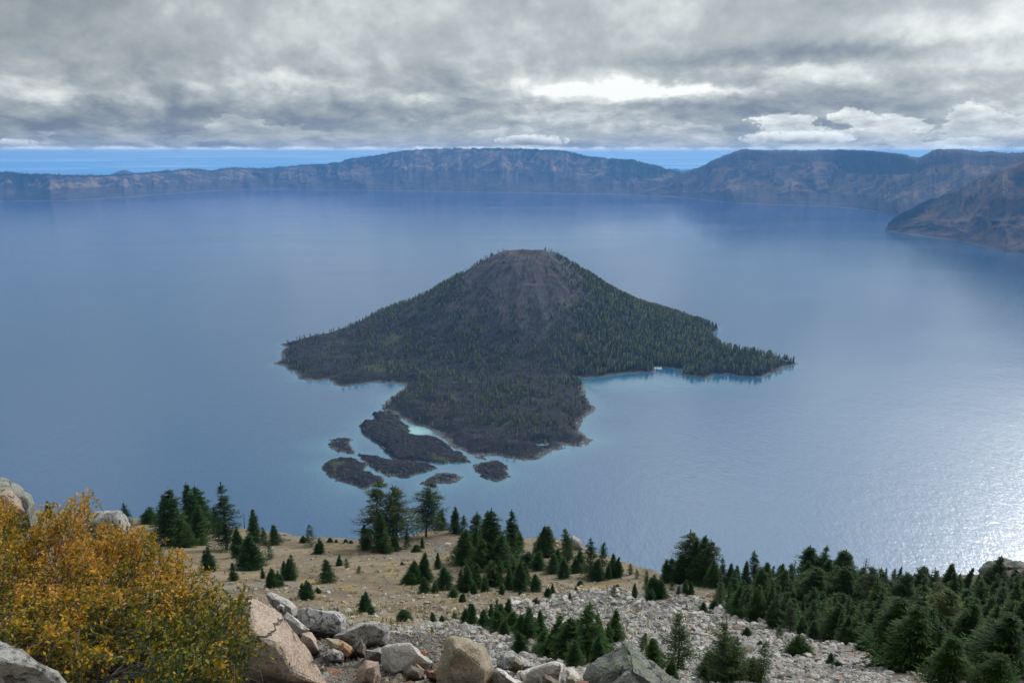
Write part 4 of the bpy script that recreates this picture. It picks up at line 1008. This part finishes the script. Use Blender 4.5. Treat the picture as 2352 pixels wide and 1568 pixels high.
TREES = [
 # x, base row, height, kind
 (378,1215,76,'cone'),(398,1252,124,'wide'),(446,1232,118,'cone'),(462,1228,106,'wide'),(456,1252,92,'cone'),(521,1268,142,'cone'),(503,1240,80,'cone'),(585,1252,76,'cone'),(566,1311,78,'wide'),
 (484,1320,60,'clump'),(537,1335,42,'cone'),(293,1217,60,'cone'),(345,1200,38,'bush'),(114,1190,40,'cone'),(425,1262,70,'wide'),(547,1285,66,'cone'),
 (632,1256,48,'wide'),(590,1311,64,'wide'),(608,1262,46,'cone'),(713,1258,51,'sparse'),(735,1273,38,'clump'),(697,1250,16,'bush'),(758,1248,11,'bush'),(772,1249,8,'bush'),(794,1250,11,'bush'),(806,1250,8,'bush'),
 (621,1289,34,'sparse'),(671,1335,57,'clump'),(655,1333,40,'cone'),(640,1350,40,'clump'),(626,1352,48,'clump'),(604,1330,26,'cone'),(752,1339,53,'wide'),(705,1374,46,'clump'),(730,1363,13,'bush'),(780,1300,26,'clump'),(797,1314,26,'sparse'),(825,1323,18,'sparse'),
 (842,1410,54,'clump'),(852,1415,22,'bush'),(775,1401,18,'sparse'),(928,1430,30,'bush'),
 (866,1262,150,'tall'),(913,1262,145,'tall'),(878,1272,94,'cone'),(935,1262,44,'cone'),(978,1232,122,'tall'),(840,1263,58,'cone'),(905,1268,46,'cone'),
 (1013,1214,46,'wide'),(1046,1226,60,'cone'),(1065,1228,44,'cone'),(1088,1290,108,'cone'),(1066,1298,86,'wide'),(1110,1280,92,'cone'),(1127,1300,125,'cone'),(1133,1305,129,'wide'),(1174,1294,114,'cone'),(1190,1275,60,'cone'),(1150,1310,86,'wide'),(1100,1310,74,'wide'),
 (970,1335,66,'cone'),(951,1338,52,'wide'),(981,1336,54,'cone'),(940,1340,30,'bush'),(1006,1310,38,'cone'),(1021,1357,54,'wide'),(975,1363,38,'wide'),(999,1365,28,'clump'),(1070,1363,66,'clump'),(1094,1354,63,'cone'),(1132,1348,57,'clump'),(1112,1362,40,'clump'),
 (1041,1374,20,'bush'),(1063,1391,26,'clump'),(1080,1432,48,'clump'),(993,1432,28,'clump'),(1015,1430,16,'bush'),(1044,1428,26,'sparse'),(923,1301,9,'bush'),(970,1262,26,'cone'),(956,1270,18,'bush'),
 (1241,1282,77,'cone'),(1256,1283,69,'wide'),(1236,1309,46,'wide'),(1303,1295,80,'cone'),(1271,1316,46,'wide'),(1294,1327,46,'wide'),(1355,1328,88,'cone'),(1380,1320,68,'cone'),(1331,1316,50,'wide'),(1370,1332,50,'wide'),(1397,1332,36,'cone'),(1408,1329,56,'cone'),(1419,1329,48,'cone'),
 (1280,1300,40,'cone'),(1320,1318,36,'wide'),(1214,1300,34,'bush'),
 (1447,1323,26,'sparse'),(1462,1330,24,'sparse'),(1484,1332,24,'sparse'),(1503,1380,58,'clump'),(1484,1367,40,'cone'),(1514,1382,48,'clump'),(1495,1385,30,'clump'),
 (1575,1337,112,'tall'),(1600,1340,112,'cone'),(1622,1342,104,'tall'),(1588,1340,100,'cone'),(1560,1340,66,'wide'),(1540,1337,56,'cone'),(1528,1338,54,'cone'),(1610,1345,80,'wide'),(1632,1350,66,'cone'),(1645,1352,56,'clump'),(1550,1342,40,'cone'),
 (1542,1364,26,'cone'),(1572,1373,40,'cone'),(1585,1373,34,'cone'),(1557,1373,24,'cone'),(1659,1350,66,'cone'),(1674,1352,62,'slim'),
 (1092,1353,64,'cone'),(1129,1348,60,'sparse'),(1151,1350,66,'cone'),(1193,1361,70,'cone'),(1206,1352,56,'cone'),(1169,1358,54,'cone'),(1180,1350,60,'cone'),(1229,1364,42,'wide'),(1088,1370,26,'clump'),(1259,1376,26,'clump'),(1268,1372,26,'cone'),(1322,1367,18,'cone'),(1308,1384,20,'cone'),(1408,1378,28,'sparse'),(1456,1381,34,'cone'),
 (1332,1341,12,'bush'),(1418,1346,9,'bush'),(1152,1374,28,'cone'),(1230,1392,14,'bush'),(1196,1372,12,'bush'),
 (1146,1437,62,'clump'),(1164,1432,56,'cone'),(1085,1436,52,'cone'),(1112,1440,44,'clump'),(1128,1448,62,'cone'),(1148,1464,62,'wide'),(1174,1466,60,'wide'),(1160,1470,46,'clump'),(1214,1480,80,'clump'),(1236,1478,68,'cone'),(1197,1504,60,'wide'),
 (1285,1515,116,'clump'),(1307,1523,100,'wide'),(1330,1510,90,'cone'),(1350,1530,142,'cone'),(1370,1525,116,'cone'),(1268,1516,80,'wide'),(1412,1484,80,'cone'),(1394,1512,84,'slim'),(1372,1535,80,'cone'),(1250,1505,60,'wide'),(1320,1540,70,'wide'),
 (1555,1548,142,'sparse'),(1500,1542,78,'wide'),(1478,1500,50,'sparse'),(1648,1582,152,'sparse'),(1690,1580,110,'sparse'),(1665,1576,118,'clump'),(1625,1570,80,'wide'),(1614,1411,30,'wide'),(1640,1402,24,'bush'),(1576,1400,14,'cone'),(1744,1580,104,'sparse'),(1720,1575,70,'bush'),(1540,1560,50,'clump'),
 (1688,1352,54,'cone'),(1710,1352,64,'cone'),(1730,1352,82,'cone'),(1754,1354,68,'wide'),(1768,1352,58,'slim'),(1785,1352,56,'cone'),(1802,1356,42,'cone'),(1863,1350,94,'wide'),(1884,1352,94,'cone'),(1928,1350,92,'wide'),(1850,1356,70,'cone'),(1900,1356,70,'wide'),
 (1980,1348,52,'slim'),(2029,1346,48,'slim'),(2048,1350,52,'slim'),(2060,1354,62,'slim'),(2080,1352,32,'slim'),(2112,1352,52,'slim'),(2125,1354,56,'cone'),(2149,1350,46,'sparse'),(2170,1354,52,'cone'),(2180,1356,68,'cone'),(2213,1358,66,'cone'),(2198,1362,48,'cone'),(2286,1372,92,'wide'),(2262,1368,66,'wide'),(2320,1375,72,'wide'),(2345,1380,70,'wide'),(2240,1372,56,'cone'),(2092,1362,36,'cone'),
 (2052,1540,172,'wide'),(2090,1546,164,'wide'),(1984,1492,92,'cone'),(2030,1500,100,'wide'),(2171,1572,126,'wide'),(1890,1474,76,'cone'),(2283,1580,80,'bush'),(1832,1512,54,'bush'),(1905,1532,34,'wide'),(1922,1540,22,'bush'),(1714,1470,24,'bush'),(1744,1492,18,'bush'),(1786,1480,40,'sparse'),(2211,1446,96,'wide'),(2250,1480,110,'wide'),(2320,1500,130,'wide'),(2130,1440,80,'wide'),(2150,1500,60,'sparse'),(1865,1478,50,'wide'),(1940,1486,70,'cone'),
]
def fill(n, x0, x1, r0, r1, s0, s1, kinds, mind):
    pts = []
    tries = 0
    while len(pts) < n and tries < 6000:
        tries += 1; x = random.uniform(x0, x1); f = random.random(); r = r0(x)+f*(r1(x)-r0(x))
        if all((x-a)**2+((r-b)*1.6)**2 > mind*mind for a, b, *_ in pts):
            pts.append((x, r, random.uniform(s0, s1)*(.75+.5*f), random.choice(kinds)))
    return pts
L_ = lambda xs, ys: (lambda x: float(np.interp(x, xs, ys)))
for (a0, a1, n_, s0, s1, dr) in ((1650, 2350, 22, 26, 80, 4), (1650, 2350, 44, 30, 96, 26)):
    TREES += fill(n_, a0, a1, L_([1650, 2000, 2350], [1350+dr, 1352+dr, 1372+dr]), L_([1650, 2350], [1366+dr, 1392+dr]), s0, s1, ['cone', 'wide', 'clump', 'cone'], 12)
TREES += fill(84, 1650, 2010, L_([1640, 2010], [1392, 1400]), L_([1640, 1700, 1800, 1900, 2010], [1400, 1420, 1452, 1478, 1505]), 26, 84, ['cone', 'wide', 'clump', 'clump', 'cone', 'slim', 'sparse', 'clump'], 14)
TREES += fill(80, 1990, 2362, L_([2000, 2352], [1405, 1425]), L_([2000, 2150, 2352], [1505, 1560, 1590]), 44, 150, ['cone', 'wide', 'wide', 'clump', 'tall', 'cone'], 19)
def zone(x, r):
    if x < 620: return 'in the group behind the orange shrub'
    if x < 945 and r < 1275 and x > 830: return 'in the tall clump on the brink'
    if r < 1300 and x < 830: return 'on the left part of the tan slope'
    if x < 930: return 'standing alone on the tan slope'
    if x < 1215 and r < 1375: return 'in the grove at the middle of the slope'
    if x < 1440 and r < 1335: return 'on the brink right of the grove'
    if x < 1440 and r > 1400: return 'in the thicket behind the cream boulders'
    if x < 1440: return 'on gravel between grove and thicket'
    if x < 1660 and r < 1360: return 'in the clump above the white boulder'
    if x < 1800 and r > 1470: return 'at the lower edge of the rubble'
    if r > 1360 and x < 1640: return 'at the top of the rubble slope'
    if x < 2010: return 'in the dense stand right of the rubble'
    return 'in the dark wood at the right edge'
seen = {}; small = []
TREES.sort(key=lambda q: -q[2])
nbig = 0
for (x, r, h, k) in TREES:
    if k in ('cone', 'slim') and random.random() < .30: k = 'ragged'
    rr = max(r, float(np.interp(x, *BR))+2)
    gx, gy, gz = on_ground(x, rr)
    dep = gy*CT+(H-gz)*ST
    hh = h*dep/F*1.12
    wd = {'tall': 1.15, 'bush': 1.0, 'sparse': 1.1}.get(k, 1.32)*(random.uniform(.75, 1.1) if x > 1640 and h < 150 else 1)
    rz = random.uniform(0, 6.28); sc = (hh*wd*random.uniform(.9, 1.12),)*2+(hh,)
    me = random.choice(KINDS[k])
    isb = k == 'bush'
    if not isb and nbig >= 268:
        small.append((me, gx, gy, gz-.05*hh*.3, rz, sc)); continue
    if not isb: nbig += 1
    e = empty('evergreen_shrub' if isb else ('pine_tree' if k == 'sparse' else 'conifer'), (gx, gy, gz-.05*hh*.3), rz, sc)
    if not isb: e.rotation_euler = (random.gauss(0, .055), random.gauss(0, .055), rz)
    lab = LAB[k]+' '+zone(x, r)
    tag(e, lab, 'shrub' if isb else 'tree', ('evergreen shrubs ' if isb else 'conifers ')+zone(x, r)); seen.setdefault(lab, []).append((x, e))
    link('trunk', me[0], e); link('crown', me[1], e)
def merge_small():
    parts, ti = [], []
    for me, gx, gy, gz, rz, sc in small:
        m = me[1]; V = np.empty(len(m.vertices)*3, np.float32); m.vertices.foreach_get('co', V); V = V.reshape(-1, 3)
        t = np.empty(len(m.polygons), np.float32); m.attributes['tint'].data.foreach_get('value', t)
        ca, sa = math.cos(rz), math.sin(rz)
        parts.append((np.stack([(V[:, 0]*ca-V[:, 1]*sa)*sc[0]+gx, (V[:, 0]*sa+V[:, 1]*ca)*sc[0]+gy, V[:, 2]*sc[2]+gz], -1), [np.arange(len(V)).reshape(-1, 5)])); ti.append(t)
    V, Fl = merge(parts)
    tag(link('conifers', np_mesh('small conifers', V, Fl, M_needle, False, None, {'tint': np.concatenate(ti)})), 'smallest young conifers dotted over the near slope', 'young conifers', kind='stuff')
merge_small()
# single out the members of small sets
for lab, L in seen.items():
    L.sort(key=lambda q: q[0])
    if len(L) == 2:
        for (x, e), w in zip(L, ('left one', 'right one')): e['label'] = lab+', '+w
    elif len(L) == 3:
        for (x, e), w in zip(L, ('leftmost', 'middle one', 'rightmost')): e['label'] = lab+', '+w

# dead trees
def snag(px, row, h, lab, mat, seed, lean=.1, nb=14, fork=False):
    r = np.random.default_rng(seed); gx, gy, gz = on_ground(px, max(row, float(np.interp(px, *BR))+2)); hh = h*(gy*CT+(H-gz)*ST)/F
    e = empty('dead_tree', (gx, gy, gz-.1)); tag(e, lab, 'dead tree')
    ax = lambda s: np.array([lean*s*s*hh, 0, s*hh])
    tk = tube([ax(s) for s in (0, .3, .6, .85, 1)], np.array([.03, .024, .016, .009, .003])*hh, 6)
    link('trunk', np_mesh('trunk', tk[0], tk[1], mat), e)
    ps = []
    for k in range(nb):
        s = r.uniform(.3, .97); a = r.uniform(0, 6.28); L = hh*r.uniform(.08, .26)*(1.15-s*.7); o = ax(s)
        d = np.array([math.cos(a), math.sin(a), r.uniform(-.2, .7)]); m = o+d*L*.5+r.normal(0, .04, 3)*L; q = o+d*L+np.array([0, 0, r.uniform(-.1, .3)*L])
        ps.append(tube([o, m, q], np.array([.008, .006, .002])*hh, 4))
        for _ in range(2):
            w = o+(q-o)*(.5 if _ else .8); ps.append(tube([w, w+r.normal(0, .35, 3)*L], np.array([.004, .001])*hh, 3))
    V, Fl = merge(ps); link('branches', np_mesh('branches', V, Fl, mat), e)
snag(474, 1205, 46, 'bleached leaning dead tree between the conifers behind the shrub', M_dead, 3, .25, 8)
snag(562, 1200, 38, 'grey dead tree on the skyline behind the left conifers', M_dead2, 4, .05)
snag(1820, 1345, 62, 'spreading bare dead tree left of the tallest dark stand', M_dead2, 5, .0, 24)
snag(1981, 1345, 76, 'tall bare dead tree with crooked top against the water', M_dead2, 6, .0, 20)
snag(1952, 1345, 52, 'slanting dead trunk beside the crooked topped dead tree', M_dead2, 7, .55, 8)
snag(872-20, 1263, 48, 'slim grey dead tree at the foot of the tall brink clump', M_dead, 8, .02, 12)
snag(787, 1275, 22, 'small bleached dead sapling on the tan slope', M_dead, 9, .05, 12)
snag(912+40, 1298, 22, 'twiggy bleached sapling beside the grove', M_dead, 10, .05, 12)

# fallen logs
for px, row, L, a in [(700, 1262, 2.6, .3), (1008, 1300, 2.2, 1.9), (760, 1330, 1.8, 2.7), (1250, 1345, 2.4, .5), (1380, 1352, 2.0, 2.2), (905, 1372, 1.7, 1.1), (1120, 1395, 1.6, .2), (1425, 1420, 2.6, 2.5), (1600, 1440, 2.4, .7), (1850, 1500, 2.6, 2.6)]:
    gx, gy, gz = on_ground(px, row); P = []
    for q in (-.5, -.2, .15, .5):
        xx, yy = gx+math.cos(a)*L*q, gy+math.sin(a)*L*q; P.append((xx-gx, yy-gy, float(ground_h(xx, yy))-gz+.07+.02*math.sin(q*9)))
    V, Fl = tube(P, [.085, .075, .06, .03], 7); o = link('fallen_log', np_mesh('fallen_log', V, Fl, M_dead)); o.location = (gx, gy, gz)
    tag(o, 'short bleached log lying on the open ground among the stones', 'log', 'fallen logs on the slope')
# yellow green tufts
def tufts():
    T = []; ti = []
    for k in range(1100):
        px = random.uniform(590, 1700); row = random.uniform(1262, 1470)
        if row < np.interp(px, *BR)+8: continue
        x, y, z = on_ground(px, row); s = random.uniform(.12, .40); tn = random.random()
        for q in range(16):
            a = random.uniform(0, 6.28); c = np.array([x+random.gauss(0, s*.5), y+random.gauss(0, s*.5), z]); d = np.array([math.cos(a)*.6, math.sin(a)*.6, random.uniform(.6, 1.2)])*s*.8; b = np.array([-math.sin(a), math.cos(a), 0])*s*.12
            T += [c+b, c-b, c+d]; ti.append(tn)
    m = mat_leafy('dry tufts', (.09, .11, .03), (.20, .18, .05), (.33, .23, .06))
    T = np.array(T); tag(link('tufts', np_mesh('tufts', T, np.arange(len(T)).reshape(-1, 3), m, False, None, {'tint': ti})), 'small dry yellow green tufts dotted over the slope', 'ground cover', kind='stuff')
tufts()

# ------------------------------------------------------------------ orange shrub
def make_shrub():
    outline = [(-60, 1135), (0, 1135), (40, 1160), (75, 1165), (110, 1152), (150, 1140), (185, 1118), (212, 1120), (216, 1160), (235, 1185), (260, 1196), (300, 1204), (330, 1200), (352, 1215), (395, 1240), (430, 1275), (470, 1300), (505, 1322), (515, 1352),
               (545, 1372), (560, 1330), (580, 1330), (582, 1368), (572, 1405), (585, 1450), (580, 1500), (560, 1540), (545, 1600), (500, 1660), (-60, 1660)]
    O = np.array(outline, float)
    r = np.random.default_rng(12)
    e = empty('shrub', (-2.6, 5.2, float(ground_h(-2.6, 5.2)))); base = np.array(e.location)
    tag(e, 'large shrub with amber and olive autumn leaves filling the lower left', 'shrub')
    twigs = []; LV = []; lt = []
    def depth(px, row):
        dome = 4.0+(1568-row)/440*3.0
        lump = (fbm(np.array([px/70.]), np.array([row/55.]), 3, 33)[0]-.5)*1.5
        return dome+lump
    n = 0; shoots = []
    while n < 3200:
        px, row = r.uniform(-55, 592), r.uniform(1112, 1640)
        if sdf(O, np.array([px]), np.array([row]))[0] < 1: continue
        gp = fbm(np.array([px/38.+row/160.]), np.array([row/26.]), 3, 57)[0]
        if gp < .44 and r.uniform() < .62: continue
        back = abs(r.normal(0, .35)); y = depth(px, row)+back
        shoots.append((at_y(px, row, y), row, px)); n += 1
    roots = [np.array([x, y, float(ground_h(x, y))]) for x, y in [(-3.2, 5.0), (-2.6, 5.6), (-2.2, 4.6), (-1.9, 5.4), (-3.6, 6.3), (-1.6, 6.0), (-2.9, 4.2), (-1.8, 4.0), (-2.3, 6.8), (-1.5, 5.0)]]
    for tip, row, px in shoots:
        L = r.uniform(.22, .62)
        lean = np.array([.45+r.normal(0, .42), r.normal(.0, .42), .62+r.normal(0, .28)])
        if row < 1290: lean = np.array([.25+r.normal(0, .22), r.normal(0, .3), .8]); L = min(L, .4)
        lean /= np.linalg.norm(lean)
        st = tip-lean*L; mid = (tip+st)/2+r.normal(0, .03, 3)
        tr = tube([st, mid, tip], [.0030, .0022, .001], 3); twigs.append(tr)
        green = .5+.5*math.tanh((row-1410+(px-250)*.18)/110)+r.normal(0, .22)+(fbm(np.array([px/60.]), np.array([row/45.]), 3, 91)[0]-.5)*1.6
        nl = r.integers(13, 24)
        for k in range(nl):
            s = r.uniform(.12, 1.0)**.8; p = (st*(1-s)**2+2*mid*s*(1-s)+tip*s*s)
            d = lean+r.normal(0, .75, 3); d /= np.linalg.norm(d); ln = r.uniform(.026, .046); w = ln*r.uniform(.36, .5)
            up = r.normal(0, .6, 3)+np.array([0, -.4, 1]); b = np.cross(d, up); b /= np.linalg.norm(b)+1e-9; nn = np.cross(b, d)*ln*.12
            p0 = p+d*.008
            LV += [p0, p0+d*ln*.35+b*w*.5+nn, p0+d*ln*.7+b*w*.42+nn*.6, p0+d*ln*1.02, p0+d*ln*.7-b*w*.42+nn*.6, p0+d*ln*.35-b*w*.5+nn]
            lt.append(np.clip(.545-.36*green+r.normal(0, .16)+.10*(s > .8), 0, 1))
    # main branches
    for k in range(420):
        tip, row, px = shoots[r.integers(len(shoots))]
        if row < 1250: continue
        ro = roots[int(np.argmin([abs(tip[0]-q[0]-.5)+abs(tip[1]-q[1])*.6+r.uniform(0, .8) for q in roots]))]
        q1 = ro+(tip-ro)*.35+np.array([-.08, 0, .12])+r.normal(0, .06, 3); q2 = ro+(tip-ro)*.7+r.normal(0, .06, 3); e2 = tip-np.array([.1, 0, .15])
        twigs.append(tube([ro, q1, q2, e2], [.010, .008, .005, .002], 5))
    V, Fl = merge(twigs); ms = mat_plain('shrub stems', (.030, .025, .024), (.12, .10, .095), 20)
    o = link('stems', np_mesh('stems', V-base, Fl, ms), e)
    LV = np.array(LV)-base
    ml, nn_, bb = new_mat('autumn leaves', .55, .3)
    f = nn_.attr('tint')
    c = nn_.ramp(f, [(0, (.022, .046, .007)), (.22, (.060, .088, .009)), (.42, (.19, .16, .011)), (.62, (.47, .27, .012)), (.82, (.56, .26, .028)), (1, (.56, .29, .11))])
    nn_.set(bb, 'Base Color', c)
    tr = nn_.add('ShaderNodeBsdfTranslucent', ins={'Color': c}); mx = nn_.add('ShaderNodeMixShader', ins={0: .35})
    nn_.l.new(bb.outputs[0], mx.inputs[1]); nn_.l.new(tr.outputs[0], mx.inputs[2]); nn_.l.new(mx.outputs[0], nn_.n['Material Output'].inputs[0])
    link('leaves', np_mesh('leaves', LV, np.arange(len(LV)).reshape(-1, 6), ml, False, None, {'tint': lt}), e)
make_shrub()

# ------------------------------------------------------------------ boat dock in the island's bay
def make_dock():
    mw = mat_plain('white dock planks', (.62, .62, .60), (.78, .78, .76), .6); mb = mat_plain('white boat hull', (.74, .76, .78), (.82, .83, .84), .5, .4); mg = mat_plain('boat seats', (.2, .22, .25), (.3, .3, .32), 2)
    c = at_z(1500, 846.5); e = empty('boat_dock', tuple(c)); tag(e, 'small white boat dock on the shore of the lava island', 'dock')
    def box(x0, x1, y0, y1, z0, z1):
        V = np.array([(x, y, z) for x in (x0, x1) for y in (y0, y1) for z in (z0, z1)], float)
        return V, [np.array([(0, 1, 3, 2), (4, 6, 7, 5), (0, 4, 5, 1), (2, 3, 7, 6), (0, 2, 6, 4), (1, 5, 7, 3)])]
    V, Fl = box(-8, 22, 6, 9, .3, .8); link('walkway', np_mesh('walkway', V, Fl, mw), e)
    for k in range(2):
        V, Fl = box(-1+k*14, 0.6+k*14, -9, 6, .3, .75); link('finger_pier', np_mesh('finger_pier', V, Fl, mw), e)
    me = None
    for k, x in enumerate([-4.5, 4.5, 10, 18]):
        # hull: pointed bow
        n = 9; P = []
        for i in range(n):
            s = i/(n-1); w = 1.35*math.sin(min(1, (1-s)*1.6+.02)*math.pi/2)**.7; y = -4.5+9*s
            P += [(-w, y, 1.15+.35*s), (-w*.6, y, .05), (w*.6, y, .05), (w, y, 1.15+.35*s)]
        P = np.array(P); Fq = np.array([[i*4+j, i*4+(j+1) % 4, (i+1)*4+(j+1) % 4, (i+1)*4+j] for i in range(n-1) for j in range(4)]+[[0, 1, 2, 3]])
        b = empty('boat', (c[0]+x, c[1]-1, 0), .15); tag(b, 'small white boat moored at the dock of the lava island', 'boat', 'boats moored at the island dock')
        link('hull', np_mesh('hull', P, Fq, mb), b); V, Fl = box(-.8, .8, -2.5, -1.2, .8, 1.7); link('cabin', np_mesh('cabin', V, Fl, mg), b)
make_dock()

# ------------------------------------------------------------------ haze
def make_haze():
    m = bpy.data.materials.new('haze'); m.use_nodes = True; n = NT(m.node_tree)
    out = n.add('ShaderNodeOutputMaterial'); v = n.add('ShaderNodeVolumePrincipled', ins={'Color': (.20, .50, 1.0, 1), 'Density': 4.5e-5, 'Anisotropy': .15})
    n.l.new(v.outputs[0], out.inputs['Volume'])
    x0, x1, y0, y1, z0, z1 = -36000, 36000, -7000, 34000, -700, 592
    V = np.array([(x, y, z) for x in (x0, x1) for y in (y0, y1) for z in (z0, z1)], float)
    Fq = np.array([(0, 1, 3, 2), (4, 6, 7, 5), (0, 4, 5, 1), (2, 3, 7, 6), (0, 2, 6, 4), (1, 5, 7, 3)])
    tag(link('haze', np_mesh('haze', V, Fq, m)), 'pale blue haze lying over the lake and the far rim', 'haze', kind='stuff')
make_haze()

# ------------------------------------------------------------------ low cloud on the far summits
def make_mist(px, row, yf, rx, rz, seed, lab, dens, fz=1.0):
    m = bpy.data.materials.new('cloud vapour'); m.use_nodes = True; n = NT(m.node_tree)
    out = n.add('ShaderNodeOutputMaterial'); P = n.add('ShaderNodeTexCoord').outputs['Object']
    r = n.vmath('LENGTH', P, o=1); z = n.add('ShaderNodeSeparateXYZ', ins={0: P}).outputs[2]
    nz = n.noise(n.vmath('ADD', n.scalev(P, (rx/rz, rx*.5/rz, 1.0)), (seed*3.1, 0, 0)), fz, 7, .60, .25)
    d = n.math('ADD', n.math('SUBTRACT', .95, r), n.math('MULTIPLY', n.math('SUBTRACT', nz, .5), 4.2))
    d = n.math('SUBTRACT', d, n.rng(z, -.45, -.95, 0, 1.2))
    d = n.rng(d, .12, .40, 0, dens)
    v = n.add('ShaderNodeVolumePrincipled', ins={'Color': (.985, .987, .99, 1), 'Density': d, 'Anisotropy': .3}); n.l.new(v.outputs[0], out.inputs['Volume'])
    V, Fc = ICO[3]
    c = at_y(px, row, yf); o = link('cloud', np_mesh('cloud', V, Fc, m)); o.location = tuple(c); o.scale = (rx, rx*.5, rz)
    tag(o, lab, 'cloud')
# all of them float just above the top of the haze
make_mist(1222, 352-(96+112)/12500*F, 12500, 640, 110, 1, 'small white cloud resting on the far central summit', .016)
make_mist(1830, 352-(96+112)/10500*F, 10500, 820, 110, 2, 'thin white cloud lying along the right hand summit', .012)
make_mist(20, 352-(96+92)/14000*F, 14000, 560, 90, 4, 'low white cloud at the left edge above the rim', .012)

# ------------------------------------------------------------------ render settings
SC.render.engine = 'CYCLES'
SC.view_settings.view_transform = 'Standard'; SC.view_settings.look = 'None'; SC.view_settings.exposure = 0.1; SC.view_settings.gamma = 1
SC.cycles.max_bounces = 6; SC.cycles.diffuse_bounces = 3; SC.cycles.glossy_bounces = 3; SC.cycles.volume_bounces = 3; SC.cycles.transparent_max_bounces = 8
SC.render.resolution_x = 1024; SC.render.resolution_y = 682
